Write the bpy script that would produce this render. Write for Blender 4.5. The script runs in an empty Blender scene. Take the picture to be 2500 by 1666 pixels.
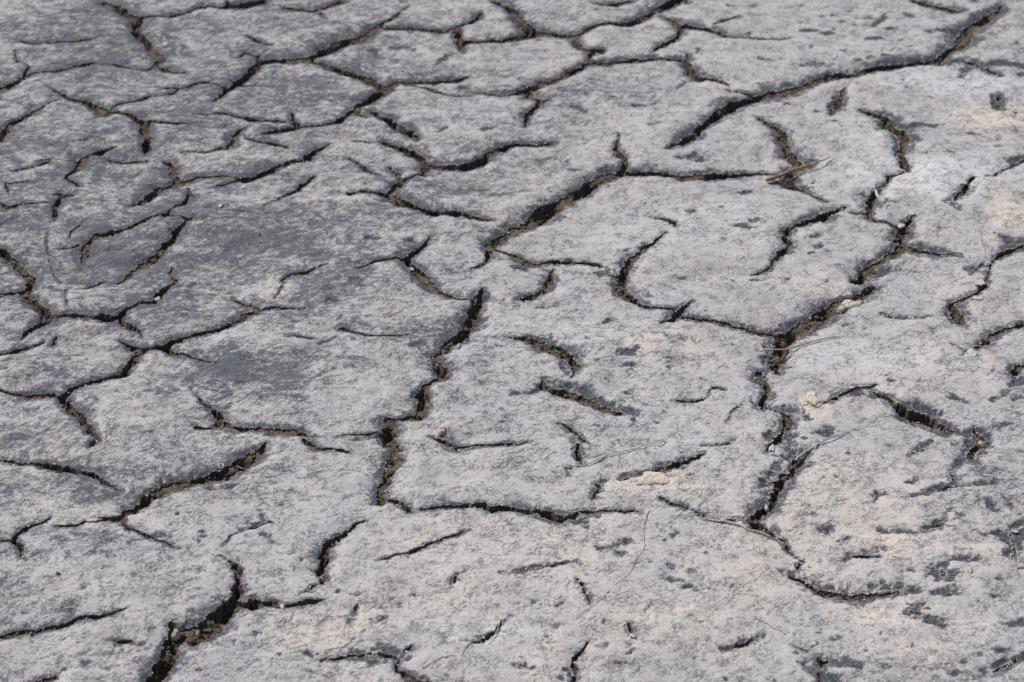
import bpy, math, random
import numpy as np

# ------------------------------------------------------------------ camera, sky, sun, exposure
scene = bpy.context.scene
COL = scene.collection
CAM_H, CAM_PITCH, FOCUS = 1.6, 32.0, 2.78
cam_d = bpy.data.cameras.new('camera')
cam = bpy.data.objects.new('camera', cam_d)
COL.objects.link(cam)
cam.location = (0, 0, CAM_H)
cam.rotation_euler = (math.radians(90 - CAM_PITCH), 0, 0)
cam_d.sensor_width = 36.0
cam_d.lens = 18.0 / (math.tan(math.radians(10)) * 1.5)
cam_d.clip_start, cam_d.clip_end = 0.05, 500
cam_d.dof.use_dof = True
cam_d.dof.focus_distance = FOCUS
cam_d.dof.aperture_fstop = 7.0
scene.camera = cam

SUN_EL, SUN_AZ = 56.0, -52.0          # azimuth from +y (away from the camera), negative = left
world = bpy.data.worlds.new('World')
scene.world = world
world.use_nodes = True
wn, wl = world.node_tree.nodes, world.node_tree.links
wn.clear()
sky = wn.new('ShaderNodeTexSky')
sky.sky_type = 'NISHITA'
sky.sun_disc = False
sky.sun_elevation = math.radians(SUN_EL)
sky.sun_rotation = math.radians(SUN_AZ)
bg = wn.new('ShaderNodeBackground')
bg.inputs['Strength'].default_value = 0.07
wo = wn.new('ShaderNodeOutputWorld')
wl.new(sky.outputs[0], bg.inputs[0])
wl.new(bg.outputs[0], wo.inputs[0])

sun_d = bpy.data.lights.new('sun', 'SUN')
sun_d.energy = 3.7
sun_d.angle = math.radians(0.6)
sun_d.color = (1.0, 0.946, 0.888)
sun = bpy.data.objects.new('sun', sun_d)
COL.objects.link(sun)
sun.location = (-4, 4, 6)
sun.rotation_euler = (math.radians(90 - SUN_EL), 0, math.radians(180 - SUN_AZ))

vs = scene.view_settings
vs.view_transform = 'Standard'
vs.look = 'None'
vs.exposure = 0.0
vs.gamma = 1.0
vs.use_curve_mapping = False
scene.render.engine = 'CYCLES'
scene.cycles.max_bounces = 5
scene.cycles.diffuse_bounces = 3
scene.cycles.use_denoising = False

rng = np.random.default_rng(7)
random.seed(7)

# ------------------------------------------------------------------ the traced cracks (mm on the ground: x, y, width)
# c = open crack, h = shallow hairline crack, d = dark bare clay where the salt crust is missing
TRACE = """
c -887,3958,15.2 -859,3937,19.4 -835,3903,23.0 -812,3876,22.6 -795,3849,19.8 -790,3803,18.1 -787,3771,16.7 -769,3751,20.1 -753,3726,14.9 -749,3701,11.5 -732,3682,16.6 -717,3661,16.2 -720,3633,15.1 -724,3606,7.7
c -792,3866,13.6 -760,3875,12.3 -729,3879,18.8 -706,3896,15.2 -683,3918,15.8 -658,3931,13.9 -618,3931,17.3 -585,3937,27.2 -555,3955,24.9 -543,3969,19.2
c -619,3958,8.1 -614,3934,6.7
c -724,3606,9.1 -749,3600,9.4 -778,3612,9.6 -807,3622,6.8 -845,3627,8.6 -867,3615,10.7 -887,3603,10.8 -898,3585,10.9 -916,3576,8.5 -940,3573,8.5 -956,3567,9.4 -966,3558,13.3 -982,3541,17.8 -993,3526,19.0 -1003,3515,20.9 -1013,3506,21.8
c -971,3561,8.3 -976,3585,6.5 -973,3603,5.0 -989,3618,3.0 -1003,3633,3.5 -1012,3657,2.5 -1021,3685,1.2
c -720,3606,8.2 -698,3603,11.7 -676,3588,9.7 -652,3576,3.0
c -1018,3732,5.7 -989,3723,8.7 -967,3729,10.4 -948,3736,11.7 -924,3739,7.7 -898,3740,7.8 -870,3748,3.2
c -520,3670,6.2 -516,3639,14.1 -519,3609,17.6 -527,3573,20.8 -538,3538,21.7 -548,3506,20.5 -562,3483,15.0 -571,3458,11.3 -579,3427,3.7
c -565,3489,5.1 -582,3509,5.1 -603,3520,6.6 -622,3518,9.3 -638,3509,10.3 -659,3504,8.1 -686,3508,5.5 -703,3512,1.6
c -655,3497,4.9 -665,3480,9.2 -691,3466,6.6 -713,3455,9.6 -734,3438,7.5 -761,3424,7.2 -770,3410,4.6 -773,3397,4.5
c -907,3492,2.4 -892,3480,7.4 -871,3458,12.0 -850,3446,9.7 -830,3441,11.2 -815,3427,16.0 -798,3408,19.5 -781,3391,25.2 -759,3388,7.7 -734,3380,12.7 -714,3359,17.9 -699,3337,16.4 -691,3306,14.0 -683,3285,14.7 -682,3254,16.3 -679,3221,6.8
c -696,3345,9.6 -673,3345,7.3 -649,3340,6.1 -625,3336,6.2 -604,3335,1.6
c -696,3321,8.7 -706,3308,2.6
c -882,3438,2.2 -901,3427,4.1 -911,3410,4.4 -922,3394,12.7 -935,3378,11.6 -950,3359,11.5 -957,3337,16.0 -961,3306,13.8 -961,3274,12.8
c -737,3246,2.9 -751,3236,8.4 -766,3221,12.9 -782,3208,12.6 -792,3188,16.8 -794,3163,12.5 -799,3144,8.3 -808,3125,5.7
c -808,3125,5.4 -791,3105,9.2 -777,3086,5.5
c -494,3329,1.9 -515,3311,6.3 -521,3290,12.2 -523,3264,15.4 -530,3246,14.6 -547,3236,5.9 -564,3227,5.1 -591,3226,4.1 -613,3223,3.1
c -639,3198,6.9 -628,3188,15.6 -620,3163,15.8 -611,3134,14.6 -603,3110,13.5
c -599,3108,12.4 -587,3120,16.8 -572,3134,11.4 -557,3140,12.3 -535,3140,13.0 -518,3132,8.3 -504,3125,2.1
c -536,3082,2.6 -518,3096,5.1 -492,3120,9.1 -467,3127,13.9 -447,3144,16.7 -431,3161,14.8 -412,3176,15.4
c -605,3105,14.0 -623,3096,11.3 -637,3084,17.1
h -555,3768,6.6 -532,3748,10.1 -512,3729,9.6 -496,3720,4.2
h -557,3657,3.1 -550,3688,7.7 -534,3676,5.1 -520,3670,11.0
h -612,3378,3.1 -583,3372,4.3 -549,3378,6.4 -517,3367,7.0 -498,3361,11.5 -465,3359,9.5 -442,3356,8.5
h -470,3300,2.7 -449,3319,8.6 -428,3332,9.9
h -908,3149,3.9 -885,3163,5.9 -869,3171,5.9 -849,3183,4.9
h -871,3183,3.0 -855,3191,4.0 -845,3196,3.0
h -741,3193,2.9 -716,3191,4.0 -694,3196,4.0 -674,3196,5.0
h -815,3261,2.4 -799,3274,4.6 -786,3291,1.3
h -869,3261,3.0 -856,3251,3.4 -843,3236,1.2
h -535,3497,4.6 -505,3503,2.9 -480,3502,1.7
h -871,3110,3.4 -882,3098,4.7 -898,3093,3.7 -911,3101,2.1 -900,3077,5.3 -898,3063,2.2
c -508,3633,23.9 -484,3642,21.4 -460,3645,21.5 -435,3648,18.3 -414,3657,19.4 -400,3673,18.1 -387,3695,23.4 -368,3713,24.4 -355,3742,27.6 -336,3758,35.5 -316,3764,26.5 -305,3787,20.2 -294,3820,19.5 -278,3846,12.1 -260,3863,5.8 -241,3893,4.4 -222,3927,2.6
c -282,3826,7.9 -253,3826,13.2 -222,3826,18.1 -188,3815,13.7 -162,3806,12.5 -139,3800,11.7 -124,3806,10.0 -104,3826,13.2 -83,3843,13.3 -73,3869,16.0 -67,3883,7.6
c -115,3800,13.0 -111,3764,15.7 -105,3726,13.3 -100,3695,6.6
c -100,3751,13.7 -72,3745,8.9 -46,3751,11.5 -23,3746,12.5 -1,3761,20.0 25,3774,20.4 43,3784,23.2
c -408,3651,11.3 -402,3633,10.3 -381,3621,17.4 -360,3606,20.4 -334,3594,20.8 -309,3579,21.4 -291,3561,26.2 -274,3532,18.0 -259,3515,21.3 -248,3500,17.8 -262,3483,21.7 -272,3463,20.3 -285,3441,19.2 -300,3419,12.6 -300,3399,14.1 -295,3380,9.9
c -295,3378,7.7 -278,3369,8.0 -267,3367,2.6
c -246,3503,14.8 -238,3532,13.5 -222,3544,16.2 -202,3541,20.4 -183,3544,20.5 -163,3544,17.3 -142,3552,14.2 -117,3558,12.2 -89,3576,6.3
c -306,3402,11.8 -321,3380,10.2 -329,3361,14.3 -345,3351,9.0 -367,3340,10.4 -385,3335,8.5 -403,3332,13.3 -426,3327,13.0 -446,3316,10.9 -469,3300,4.8
c -424,3391,5.9 -419,3364,8.7 -409,3343,12.0 -403,3324,6.3
h -510,3369,11.0 -494,3360,10.3 -462,3359,9.6 -436,3356,7.4
h -499,3277,5.7 -468,3266,8.7 -442,3261,9.3 -423,3249,9.0 -415,3233,3.4
c -268,3391,12.1 -253,3369,11.8 -233,3356,17.7 -216,3332,20.4 -196,3313,21.4 -180,3295,14.6 -178,3274,6.9
h -297,3261,3.1 -278,3261,3.9 -262,3251,2.0 -244,3259,3.9
c -242,3264,12.9 -223,3251,15.3 -204,3241,19.2 -186,3226,18.4 -169,3203,16.2 -160,3178,12.8 -159,3154,14.5 -160,3129,10.1
c -154,3171,19.7 -130,3171,19.7 -108,3173,22.1 -85,3176,22.0 -68,3181,18.6 -52,3203,18.8 -37,3226,16.3 -19,3246,16.5 4,3261,12.1 27,3264,9.3 50,3261,8.1 71,3272,11.8
c -164,3132,5.5 -177,3120,4.8 -191,3108,8.2
c -222,3151,3.5 -213,3134,10.1 -200,3113,11.5 -197,3096,10.7 -206,3077,13.4
h -311,3186,2.8 -295,3181,4.7 -281,3161,6.5 -264,3139,9.3 -247,3120,5.8 -233,3110,2.0
c -75,3492,3.4 -53,3493,8.0 -32,3487,10.2 -8,3489,10.8 12,3503,11.9 33,3520,16.6
h -216,3523,2.2 -189,3515,3.2 -169,3503,4.9 -147,3489,6.1 -115,3476,5.5 -84,3475,4.5
c -35,3955,13.4 -16,3937,19.3 2,3910,19.8 10,3876,18.6 23,3836,22.9 41,3803,27.2
h -493,3931,9.9 -469,3920,9.9 -441,3910,10.4 -420,3909,13.0 -406,3927,12.9 -392,3944,16.3 -374,3962,14.0
h -417,3903,4.9 -405,3879,3.6 -393,3859,1.5
d -287,3707,5.7 -281,3688,5.9 -274,3670,4.5
d -151,3627,5.4 -140,3651,7.3 -130,3670,7.4
d -245,3713,11.1 -225,3720,8.7 -202,3707,5.5
d -99,3512,12.7 -97,3512,12.7
d -136,3300,3.4 -125,3319,3.5
d -51,3308,11.4 -40,3311,10.3
c -480,3120,16.0 -464,3129,13.3 -450,3141,16.5 -432,3161,12.4 -416,3176,10.2 -398,3181,9.0 -385,3181,12.1 -379,3188,16.3 -372,3208,13.0 -360,3228,13.0 -347,3243,7.0 -337,3249,2.9
c -381,3206,7.8 -378,3168,3.1
h -385,3068,4.3 -379,3091,5.1 -365,3108,3.0 -353,3122,1.5
c 59,3793,19.3 80,3790,16.1 100,3787,15.7 123,3777,15.5 136,3774,16.7 154,3797,10.0 178,3823,9.3 202,3836,8.9 231,3837,16.3 252,3843,15.5 274,3866,16.5 296,3890,19.0 318,3913,21.5 341,3937,25.6 364,3965,27.3
c 377,3958,10.9 377,3931,4.1
c 133,3764,15.7 135,3739,15.4 142,3713,12.7 154,3698,11.3 169,3698,11.2 186,3695,11.2
c 166,3688,10.6 155,3657,8.9 159,3633,7.9 146,3615,14.2 131,3597,14.7 113,3576,15.0 96,3558,15.8 76,3541,15.4 56,3535,19.9 42,3518,18.3 27,3509,12.3 8,3495,9.1 -11,3486,9.0 -40,3487,6.8
c 32,3503,12.8 36,3475,14.7 53,3458,10.6 51,3435,8.3 38,3410,10.9 29,3386,12.5 27,3353,9.4 24,3324,2.9
h 55,3446,10.8 74,3452,4.3
c 161,3633,15.2 186,3633,18.1 206,3636,14.8 231,3642,17.7 256,3648,21.2 286,3648,17.1 306,3642,10.9 330,3639,8.6 353,3639,18.3
c 360,3670,5.0 355,3639,11.2 357,3603,16.1 362,3573,16.8 375,3552,19.9 392,3547,11.5 408,3541,13.4 419,3529,8.2 428,3518,4.3
c 419,3503,1.6 433,3495,7.4 446,3486,4.3 467,3475,9.7
c 516,3486,24.1 490,3466,22.8 465,3452,28.0 439,3435,25.2 418,3413,27.4 397,3386,21.3 377,3353,16.9 358,3321,16.4 342,3290,17.0 324,3266,15.8 305,3246,10.7 285,3231,2.0
c 516,3486,26.6 544,3495,24.5 561,3509,19.1 582,3526,14.7 604,3547,14.8 626,3564,17.7 659,3573,19.5 684,3579,16.0 724,3597,18.6 763,3609,22.3 801,3618,19.3 833,3630,15.7 858,3633,19.1 878,3657,15.4 898,3685,19.6 921,3710,17.6 935,3732,25.1 948,3777,27.0 969,3813,24.9 995,3839,19.6 1023,3873,18.8 1047,3903,14.1 1060,3937,4.0
c 318,3873,5.1 333,3856,10.1 349,3836,15.9 358,3816,13.5 352,3784,11.9 346,3758,9.3 330,3739,11.4 311,3723,16.5 297,3698,10.3 285,3676,3.4
c 364,3820,19.2 381,3813,19.3 404,3806,18.5 426,3790,13.7 446,3768,14.2 466,3759,10.2 491,3755,6.4 516,3746,6.4 549,3746,5.0 575,3753,2.4
h 426,3823,4.9 448,3843,7.6 487,3863,3.4
h 178,3944,5.1 198,3934,9.6 222,3937,14.3 247,3950,12.5 268,3958,6.4
d 384,3695,6.3 383,3676,5.0
d 328,3512,2.3 344,3532,2.3
d 116,3421,2.8 130,3410,5.4 142,3399,2.6
d 262,3327,10.2 274,3329,10.3
d 241,3419,10.3 249,3421,10.3
d 467,3927,6.7 467,3920,5.4
d 496,3774,6.4
d 108,3154,7.8 118,3153,4.9
d 331,3203,11.3 342,3208,13.6
d 343,3191,12.4 354,3191,7.5
d 303,3198,2.5 326,3201,4.9
d 61,3742,5.1
d 98,3726,4.5
d 508,3636,15.2 516,3636,12.2
c 198,3306,1.3 202,3290,2.7 196,3259,5.8 193,3233,8.6 204,3211,13.7 206,3188,10.1 204,3159,10.0
c 216,3151,14.6 242,3151,17.1 269,3146,17.0 290,3141,16.8 316,3132,19.3 338,3132,21.7 360,3132,23.9 387,3137,21.1 410,3141,16.3 433,3146,10.3 458,3151,7.7 473,3151,7.8 496,3149,7.9
c 309,3122,19.0 324,3117,9.5
c 202,3154,18.1 184,3146,21.6 166,3134,22.0 152,3115,19.3 138,3096,18.8 125,3075,16.8
c 466,3369,2.2 483,3351,8.5 499,3329,12.8 509,3300,16.2 509,3269,15.3 509,3238,16.7 515,3218,19.7 524,3193,15.8 526,3178,11.7 513,3161,17.4 503,3144,15.1 499,3120,11.2 501,3101,19.7 513,3091,15.3 524,3072,10.2
c 530,3171,10.4 545,3186,10.2 559,3196,3.1
c 671,3413,4.8 688,3397,12.2 704,3383,16.3 718,3364,17.9 719,3332,19.0 732,3311,21.3 736,3279,19.3 730,3249,16.9 721,3228,13.4 722,3198,15.8 722,3168,14.6 723,3154,7.4
d 735,3327,15.6 760,3329,15.4 787,3335,10.3 815,3337,3.1
d 691,3313,5.3 707,3327,20.7 721,3327,21.2
c 685,3139,9.9 680,3120,10.1 666,3105,7.9 653,3077,11.9
c 657,3509,5.0 644,3469,11.4 630,3435,12.8 618,3402,8.4 614,3383,2.3
d 644,3469,23.1 629,3430,26.2 616,3402,16.3
d 764,3816,6.0 779,3849,14.2 801,3886,4.0
h 871,3958,8.7 894,3937,16.2 917,3924,19.1 942,3913,24.2 964,3907,13.9
d 1003,3958,10.4 1001,3948,6.5
d 864,3621,15.1 888,3621,14.1 915,3633,15.5
c 915,3633,9.1 930,3621,12.1 944,3606,11.6 960,3588,11.6 980,3567,5.3
d 920,3597,14.3 905,3579,14.8 895,3555,7.6
d 967,3609,11.4 998,3615,21.1 1019,3609,15.3 1034,3600,14.9
d 874,3784,13.2 898,3790,9.1 912,3784,23.1 940,3784,25.9
c 955,3480,9.5 951,3458,3.8
c 946,3441,7.2 943,3413,5.2
d 955,3480,21.2 943,3419,20.9
d 845,3883,12.1 852,3879,9.4
d 794,3797,15.3 807,3800,12.2
d 745,3826,5.2
d 710,3771,4.6
d 726,3823,6.4
d 657,3771,21.0 669,3780,9.3
d 676,3797,4.6
d 611,3793,14.4 634,3790,16.4
d 687,3876,5.2
d 701,3843,5.2
d 725,3907,3.7
d 663,3869,3.1
d 738,3732,10.3 756,3739,17.3
d 808,3742,4.6
d 618,3707,5.0
d 680,3682,4.0
d 755,3651,4.0
d 778,3670,4.0
d 726,3639,5.5
d 705,3633,5.0
d 588,3609,16.8 598,3609,13.2
d 613,3615,24.1 626,3615,18.1
d 642,3609,4.4
d 547,3639,4.0
d 510,3636,6.2
d 519,3917,5.3
d 627,3934,5.8
d 778,3541,4.4
d 780,3495,14.5 786,3503,6.5
d 803,3532,5.3
d 819,3458,8.3
d 686,3526,7.3
d 491,3515,3.9
d 822,3707,3.5
d 807,3221,7.9
d 864,3303,6.4
d 1044,3723,4.5
d 915,3509,3.4
d 526,3452,3.8
d 590,3402,5.9
d 617,3359,4.2
d 766,3221,3.6
d 661,3183,6.3
d 626,3161,3.6
d 581,3110,4.0
d 1017,3567,6.1
d 951,3311,4.6
d 901,3241,2.7
d 911,3183,12.4 925,3183,23.5 939,3188,19.8
c 915,3167,7.9 893,3147,5.3 871,3128,5.7 856,3121,3.2
c 834,3121,7.6 822,3104,7.4 810,3080,12.6 799,3057,13.0 787,3036,7.8 775,3022,3.9
d 762,3018,6.0 778,3034,9.1
d 819,3066,11.6 826,3080,9.3
d 775,3011,6.4 778,2990,6.4
c -605,3109,13.4 -625,3094,13.3 -637,3085,14.7 -640,3062,16.6 -647,3041,19.1 -655,3024,14.8 -672,3006,5.5
c -580,3083,1.3 -575,3066,7.6 -570,3048,9.8 -573,3034,5.5 -579,3015,10.1 -583,3002,4.8 -596,2986,3.0 -603,2977,4.5
c -602,2972,14.3 -589,2968,8.4 -575,2959,6.7 -561,2952,8.7 -555,2957,8.2
c -555,2952,5.4 -566,2941,7.4 -574,2922,13.8 -579,2900,12.1 -586,2879,12.7 -595,2855,13.4 -606,2834,15.1 -615,2814,14.0 -625,2799,10.6 -633,2777,9.6 -640,2757,5.8 -648,2745,2.6
c -607,2975,7.9 -625,2966,8.5 -643,2950,6.7 -662,2939,6.8 -677,2928,8.1 -690,2915,9.4 -712,2909,9.2 -718,2896,10.3 -724,2874,13.9 -725,2855,10.7 -722,2837,7.2 -720,2822,4.1
h -738,2883,7.4 -753,2872,5.1 -768,2868,2.6
d -718,2853,7.5 -700,2847,2.3
d -725,2812,7.5 -715,2791,5.3
c -819,3059,3.8 -807,3064,13.4 -792,3055,15.6 -778,3050,5.8
c -801,3043,7.4 -805,3029,13.6 -803,3006,10.7 -799,2984,9.4 -794,2957,2.5
c -901,3015,6.9 -885,3002,11.6 -875,3008,10.9 -863,3020,9.9 -849,3027,6.5 -821,3024,3.6
c -742,2959,1.2 -749,2939,3.7 -756,2922,4.4 -758,2900,1.2
d -883,2935,8.6 -873,2941,7.6 -868,2955,4.3 -858,2968,3.1
c -865,2853,12.6 -850,2834,14.5 -834,2820,13.9 -820,2799,12.9 -805,2779,13.0 -791,2761,12.1 -788,2739,12.7 -790,2715,12.8 -780,2688,15.4 -767,2673,16.8 -754,2658,19.1 -741,2643,17.0 -736,2620,16.9 -742,2609,14.7 -752,2600,11.3 -760,2585,7.7 -767,2562,2.1
c -799,2714,14.1 -812,2710,10.0 -831,2707,8.0
d -779,2739,9.0
h -808,2700,3.9 -828,2690,6.3
c -727,2631,10.7 -713,2637,10.7 -699,2637,11.1 -679,2635,11.2 -662,2637,10.6 -647,2637,16.9 -629,2637,18.4 -622,2652,8.4 -608,2660,8.2 -592,2669,9.4 -577,2677,11.9 -573,2688,7.7 -574,2708,10.9 -566,2719,7.2 -556,2731,6.4 -552,2747,6.9 -560,2763,4.7 -567,2783,3.6 -565,2795,1.4
c -625,2639,9.7 -617,2617,10.9 -610,2605,9.6 -596,2593,8.9 -585,2580,6.0 -578,2562,1.2
h -703,2719,2.8 -690,2733,4.9 -680,2745,5.2 -667,2753,2.3
c -790,2521,7.1 -775,2530,10.1 -759,2537,9.1 -743,2542,5.9 -726,2548,2.2
c -710,2567,1.2 -710,2555,4.5 -713,2542,6.0
h -796,2913,0.9 -796,2896,1.0 -786,2853,0.8 -774,2812,1.0 -757,2771,0.8 -741,2741,0.8
h -749,2721,1.9 -726,2717,2.1 -722,2692,1.2 -713,2658,0.8
c -456,2700,1.5 -443,2688,5.4 -430,2679,7.6 -415,2667,8.9 -404,2658,5.8 -413,2652,10.4 -424,2643,11.2 -434,2630,10.9 -446,2617,11.4 -458,2605,10.0 -475,2591,8.7 -488,2585,8.9 -500,2578,7.7 -514,2569,7.5 -528,2558,7.9 -534,2548,11.6 -539,2542,12.5
c -400,2658,4.7 -388,2669,6.1 -372,2667,5.3 -353,2667,4.5 -341,2663,5.3 -330,2667,2.3
c -539,2542,10.7 -552,2542,7.9 -567,2540,8.9 -573,2533,11.0
c -574,2536,8.8 -579,2522,9.6 -584,2504,11.8 -590,2485,8.1 -591,2478,12.8 -600,2470,9.3 -614,2463,9.2 -626,2451,9.1 -640,2443,6.6 -653,2433,8.0 -662,2424,7.2 -668,2411,8.8 -667,2396,8.3
c -615,2556,1.2 -598,2548,6.8 -588,2544,14.2 -576,2539,4.4
c -533,2541,10.1 -524,2532,13.3 -508,2527,6.2 -492,2518,5.4 -472,2508,3.6 -450,2496,1.2
h -308,2808,1.7 -323,2791,4.2 -340,2779,8.4 -355,2773,7.7 -370,2763,6.2 -376,2753,5.9 -376,2739,2.6 -380,2715,1.9 -386,2698,1.0
h -417,2765,2.8 -404,2777,1.1
h -353,3121,1.1 -369,3099,3.5 -384,3073,6.4 -401,3052,5.0 -416,3029,3.6 -435,3008,1.5
h -497,2995,1.8 -469,2993,3.4 -446,2981,2.3
h -433,2922,0.8 -427,2887,0.8 -431,2866,0.7
c -198,3109,10.2 -205,3080,14.3 -213,3057,11.1 -219,3045,9.6 -205,3034,21.2 -192,3020,20.3 -174,3008,15.8 -154,2997,16.2 -135,2988,19.5 -115,2986,13.4 -103,2986,13.4 -94,2984,22.3 -81,2975,13.8 -64,2966,12.1 -47,2957,5.1 -30,2956,1.3
c -221,3048,15.0 -239,3055,7.9 -256,3059,8.3 -271,3057,6.5 -287,3056,8.4 -295,3058,1.8
c 36,2966,23.1 16,2944,16.4 0,2924,16.2 -15,2907,17.3 -30,2887,17.7 -39,2862,13.3 -40,2837,6.4 -45,2814,3.5 -57,2795,3.4 -77,2787,1.2
c -138,2900,1.6 -148,2879,8.3 -159,2857,11.4 -169,2841,12.6 -178,2822,14.0 -173,2808,6.7
c -190,2820,6.6 -204,2818,6.6 -225,2814,7.3 -240,2806,5.1 -256,2791,3.7 -271,2784,1.6
c -171,2803,11.1 -154,2779,17.5 -139,2755,16.2 -128,2731,12.4 -118,2715,8.6 -99,2704,8.7 -83,2696,6.6 -70,2693,4.5
c -49,2721,4.3 -54,2700,14.5 -57,2673,17.2 -61,2646,18.1 -64,2620,19.2 -74,2600,18.2 -86,2576,21.1 -99,2562,14.3 -110,2540,10.3 -121,2528,11.2
c -121,2529,7.1 -117,2515,10.7 -108,2497,17.5 -105,2480,13.9 -106,2463,12.8 -119,2453,8.7 -131,2441,9.0 -136,2429,12.1 -133,2410,16.4 -134,2387,16.8 -139,2364,12.5
c -146,2364,11.0 -160,2359,9.3 -171,2355,6.1
c -180,2355,12.7 -180,2332,18.8 -180,2311,19.4 -176,2292,14.0 -169,2277,15.1 -169,2256,14.5 -174,2235,14.3 -174,2214,14.2 -178,2197,11.6 -184,2182,13.4 -183,2165,14.3 -181,2148,12.6
c -170,2145,4.5 -160,2140,8.5 -149,2131,10.0 -139,2119,6.3
c -127,2123,3.8 -114,2126,3.8 -97,2130,5.5 -81,2133,6.9 -64,2136,8.3 -47,2137,8.9 -37,2134,6.4 -25,2126,9.6 -14,2130,9.6 3,2130,11.0 16,2125,10.6 28,2120,10.7
c 29,2122,10.3 42,2115,11.6 55,2108,11.9 68,2105,10.9 82,2107,6.8
c 89,2114,8.2 99,2115,9.6 112,2115,8.8 122,2116,4.9 132,2116,6.9 147,2116,4.9 164,2116,4.4 174,2116,1.4
c -195,2317,4.3 -206,2314,3.7 -220,2314,3.7 -236,2312,3.7 -255,2305,1.8
d -230,2301,5.5 -216,2304,7.7 -199,2311,9.1
c -483,2429,0.8 -473,2410,1.6 -459,2387,3.5 -445,2374,8.3 -432,2361,10.9 -428,2345,9.8 -429,2332,7.3
c -462,2329,7.4 -451,2326,5.0 -441,2329,5.0 -431,2334,9.3
c -424,2342,11.7 -413,2334,9.9 -398,2331,9.2 -380,2329,9.3 -362,2328,10.7 -344,2323,12.0 -328,2320,12.2 -320,2319,10.3 -307,2314,8.4 -298,2309,5.5
c -302,2298,4.1 -292,2287,8.1 -282,2278,7.6 -273,2274,6.4 -259,2272,4.8 -242,2270,5.4 -233,2268,4.7
d -307,2320,14.6 -290,2304,14.6
c -121,2311,1.1 -110,2303,3.4 -101,2301,7.6 -88,2289,9.2 -78,2284,9.0 -64,2284,5.5 -46,2286,3.7 -23,2286,3.7 -7,2287,4.9 10,2284,4.3 26,2284,1.5
d -300,2688,6.9 -293,2694,17.5 -284,2690,8.7
h -268,2602,10.4 -256,2598,9.7 -244,2589,6.4 -230,2584,5.0 -211,2582,3.6 -188,2584,3.6 -163,2584,1.8
h -301,2556,2.8 -290,2562,3.2 -277,2574,1.2
h -356,2576,2.2 -337,2577,3.6 -321,2573,3.4 -306,2568,1.4
d -244,2889,10.5 -231,2887,12.6
d -181,2887,9.4 -171,2887,10.7
d -263,2757,8.8 -255,2757,6.4
d -154,2558,14.3 -143,2558,14.3
d -348,2944,3.4
d -207,2747,3.2
d -346,2870,3.3 -342,2879,2.2
d -342,2896,2.1
c 203,3162,15.8 184,3147,17.8 168,3135,21.5 154,3116,19.1 143,3099,20.6 129,3080,22.3 113,3066,23.5 102,3055,16.6 87,3034,30.0 69,3015,32.6 54,2993,31.9 39,2970,25.7 24,2948,22.6 7,2939,22.1
c -30,2855,7.5 -16,2853,6.5 0,2847,7.9 13,2832,9.8 27,2820,11.6 43,2812,11.3 60,2812,9.0 76,2814,10.3 92,2814,14.4 106,2814,8.2 125,2808,6.3 139,2801,7.5 158,2788,1.8
d 7,2799,13.9 21,2795,19.8
c 70,2793,1.9 65,2779,8.7 61,2755,11.7 54,2731,10.9 42,2715,11.9 28,2702,11.0 14,2690,6.7 2,2684,2.1
c 266,2915,1.6 254,2896,5.0 239,2874,6.8 223,2862,11.7 215,2845,8.9 207,2832,13.5 196,2816,13.1 189,2791,16.3 182,2767,15.6 178,2743,14.0 177,2719,15.2 181,2704,14.6 192,2692,13.6 203,2677,9.0 212,2667,9.7 223,2658,5.9 241,2656,4.6 258,2654,3.8
c 174,2767,6.4 166,2768,5.6 155,2767,4.0
d 137,2769,6.0 147,2769,11.6 160,2775,11.0
c 291,2677,1.6 278,2660,5.8 265,2645,10.1 254,2626,13.1 244,2618,7.0 236,2607,3.1
c 270,2628,6.0 287,2626,6.7 307,2626,8.2 325,2620,9.2 344,2615,9.2 363,2607,10.2 381,2600,10.9 400,2594,11.7 415,2591,12.9
c -5,2574,1.8 8,2574,5.8 23,2573,9.9 39,2567,15.9 50,2555,13.7 65,2546,16.3 78,2539,18.0
c 76,2539,15.5 89,2525,15.1 96,2508,14.1 96,2490,11.2 94,2473,4.9 89,2465,1.8
d 77,2501,10.4 84,2477,10.3
d 100,2529,12.9 107,2508,8.6
d 60,2572,10.4 67,2564,8.9
h 232,2972,2.2 246,2968,3.4 267,2955,5.5 279,2944,9.9 284,2930,5.0
d 205,2979,6.2 215,2977,8.0
d 309,2979,10.2 320,2984,6.2
d 414,2944,12.7 424,2946,10.6
d 384,2926,8.8 395,2924,6.0 405,2917,7.3
d 184,2849,12.1 192,2851,8.1
d 273,2755,8.0 285,2753,5.6
d 359,2883,3.3
d 395,2749,8.8 405,2749,8.0
d 346,2757,6.3 352,2755,6.3
d 243,2725,5.4 253,2727,4.6
d 261,2721,4.4
d 268,2710,2.0
d 210,2696,9.7 222,2694,9.7
d 362,2913,2.9
d 146,2620,5.2 154,2631,9.5 162,2631,5.2
d 139,2613,3.9
d 42,2663,5.3 57,2665,6.8 73,2667,5.3
c 45,2461,2.7 47,2446,9.4 57,2439,11.0 72,2434,17.6 86,2428,18.7 101,2419,17.6 113,2408,16.3 124,2396,16.3 136,2385,16.8 148,2375,15.4 160,2364,10.7 165,2358,3.0
d 58,2450,13.5 80,2450,9.8 109,2433,11.6 133,2406,13.9 151,2393,14.2 165,2380,15.8 177,2364,23.1 188,2351,9.3
d 179,2342,10.7 176,2323,7.1
d 0,2415,4.6 15,2416,7.2 26,2418,11.5 33,2429,15.6 43,2436,14.5
d 49,2466,7.4
h 59,2321,1.2 73,2318,2.9 82,2311,5.7 92,2300,4.3 97,2290,6.2 104,2280,4.6 111,2271,1.2
c 94,2271,4.4 93,2256,7.0 96,2241,8.2 99,2229,4.1
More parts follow.
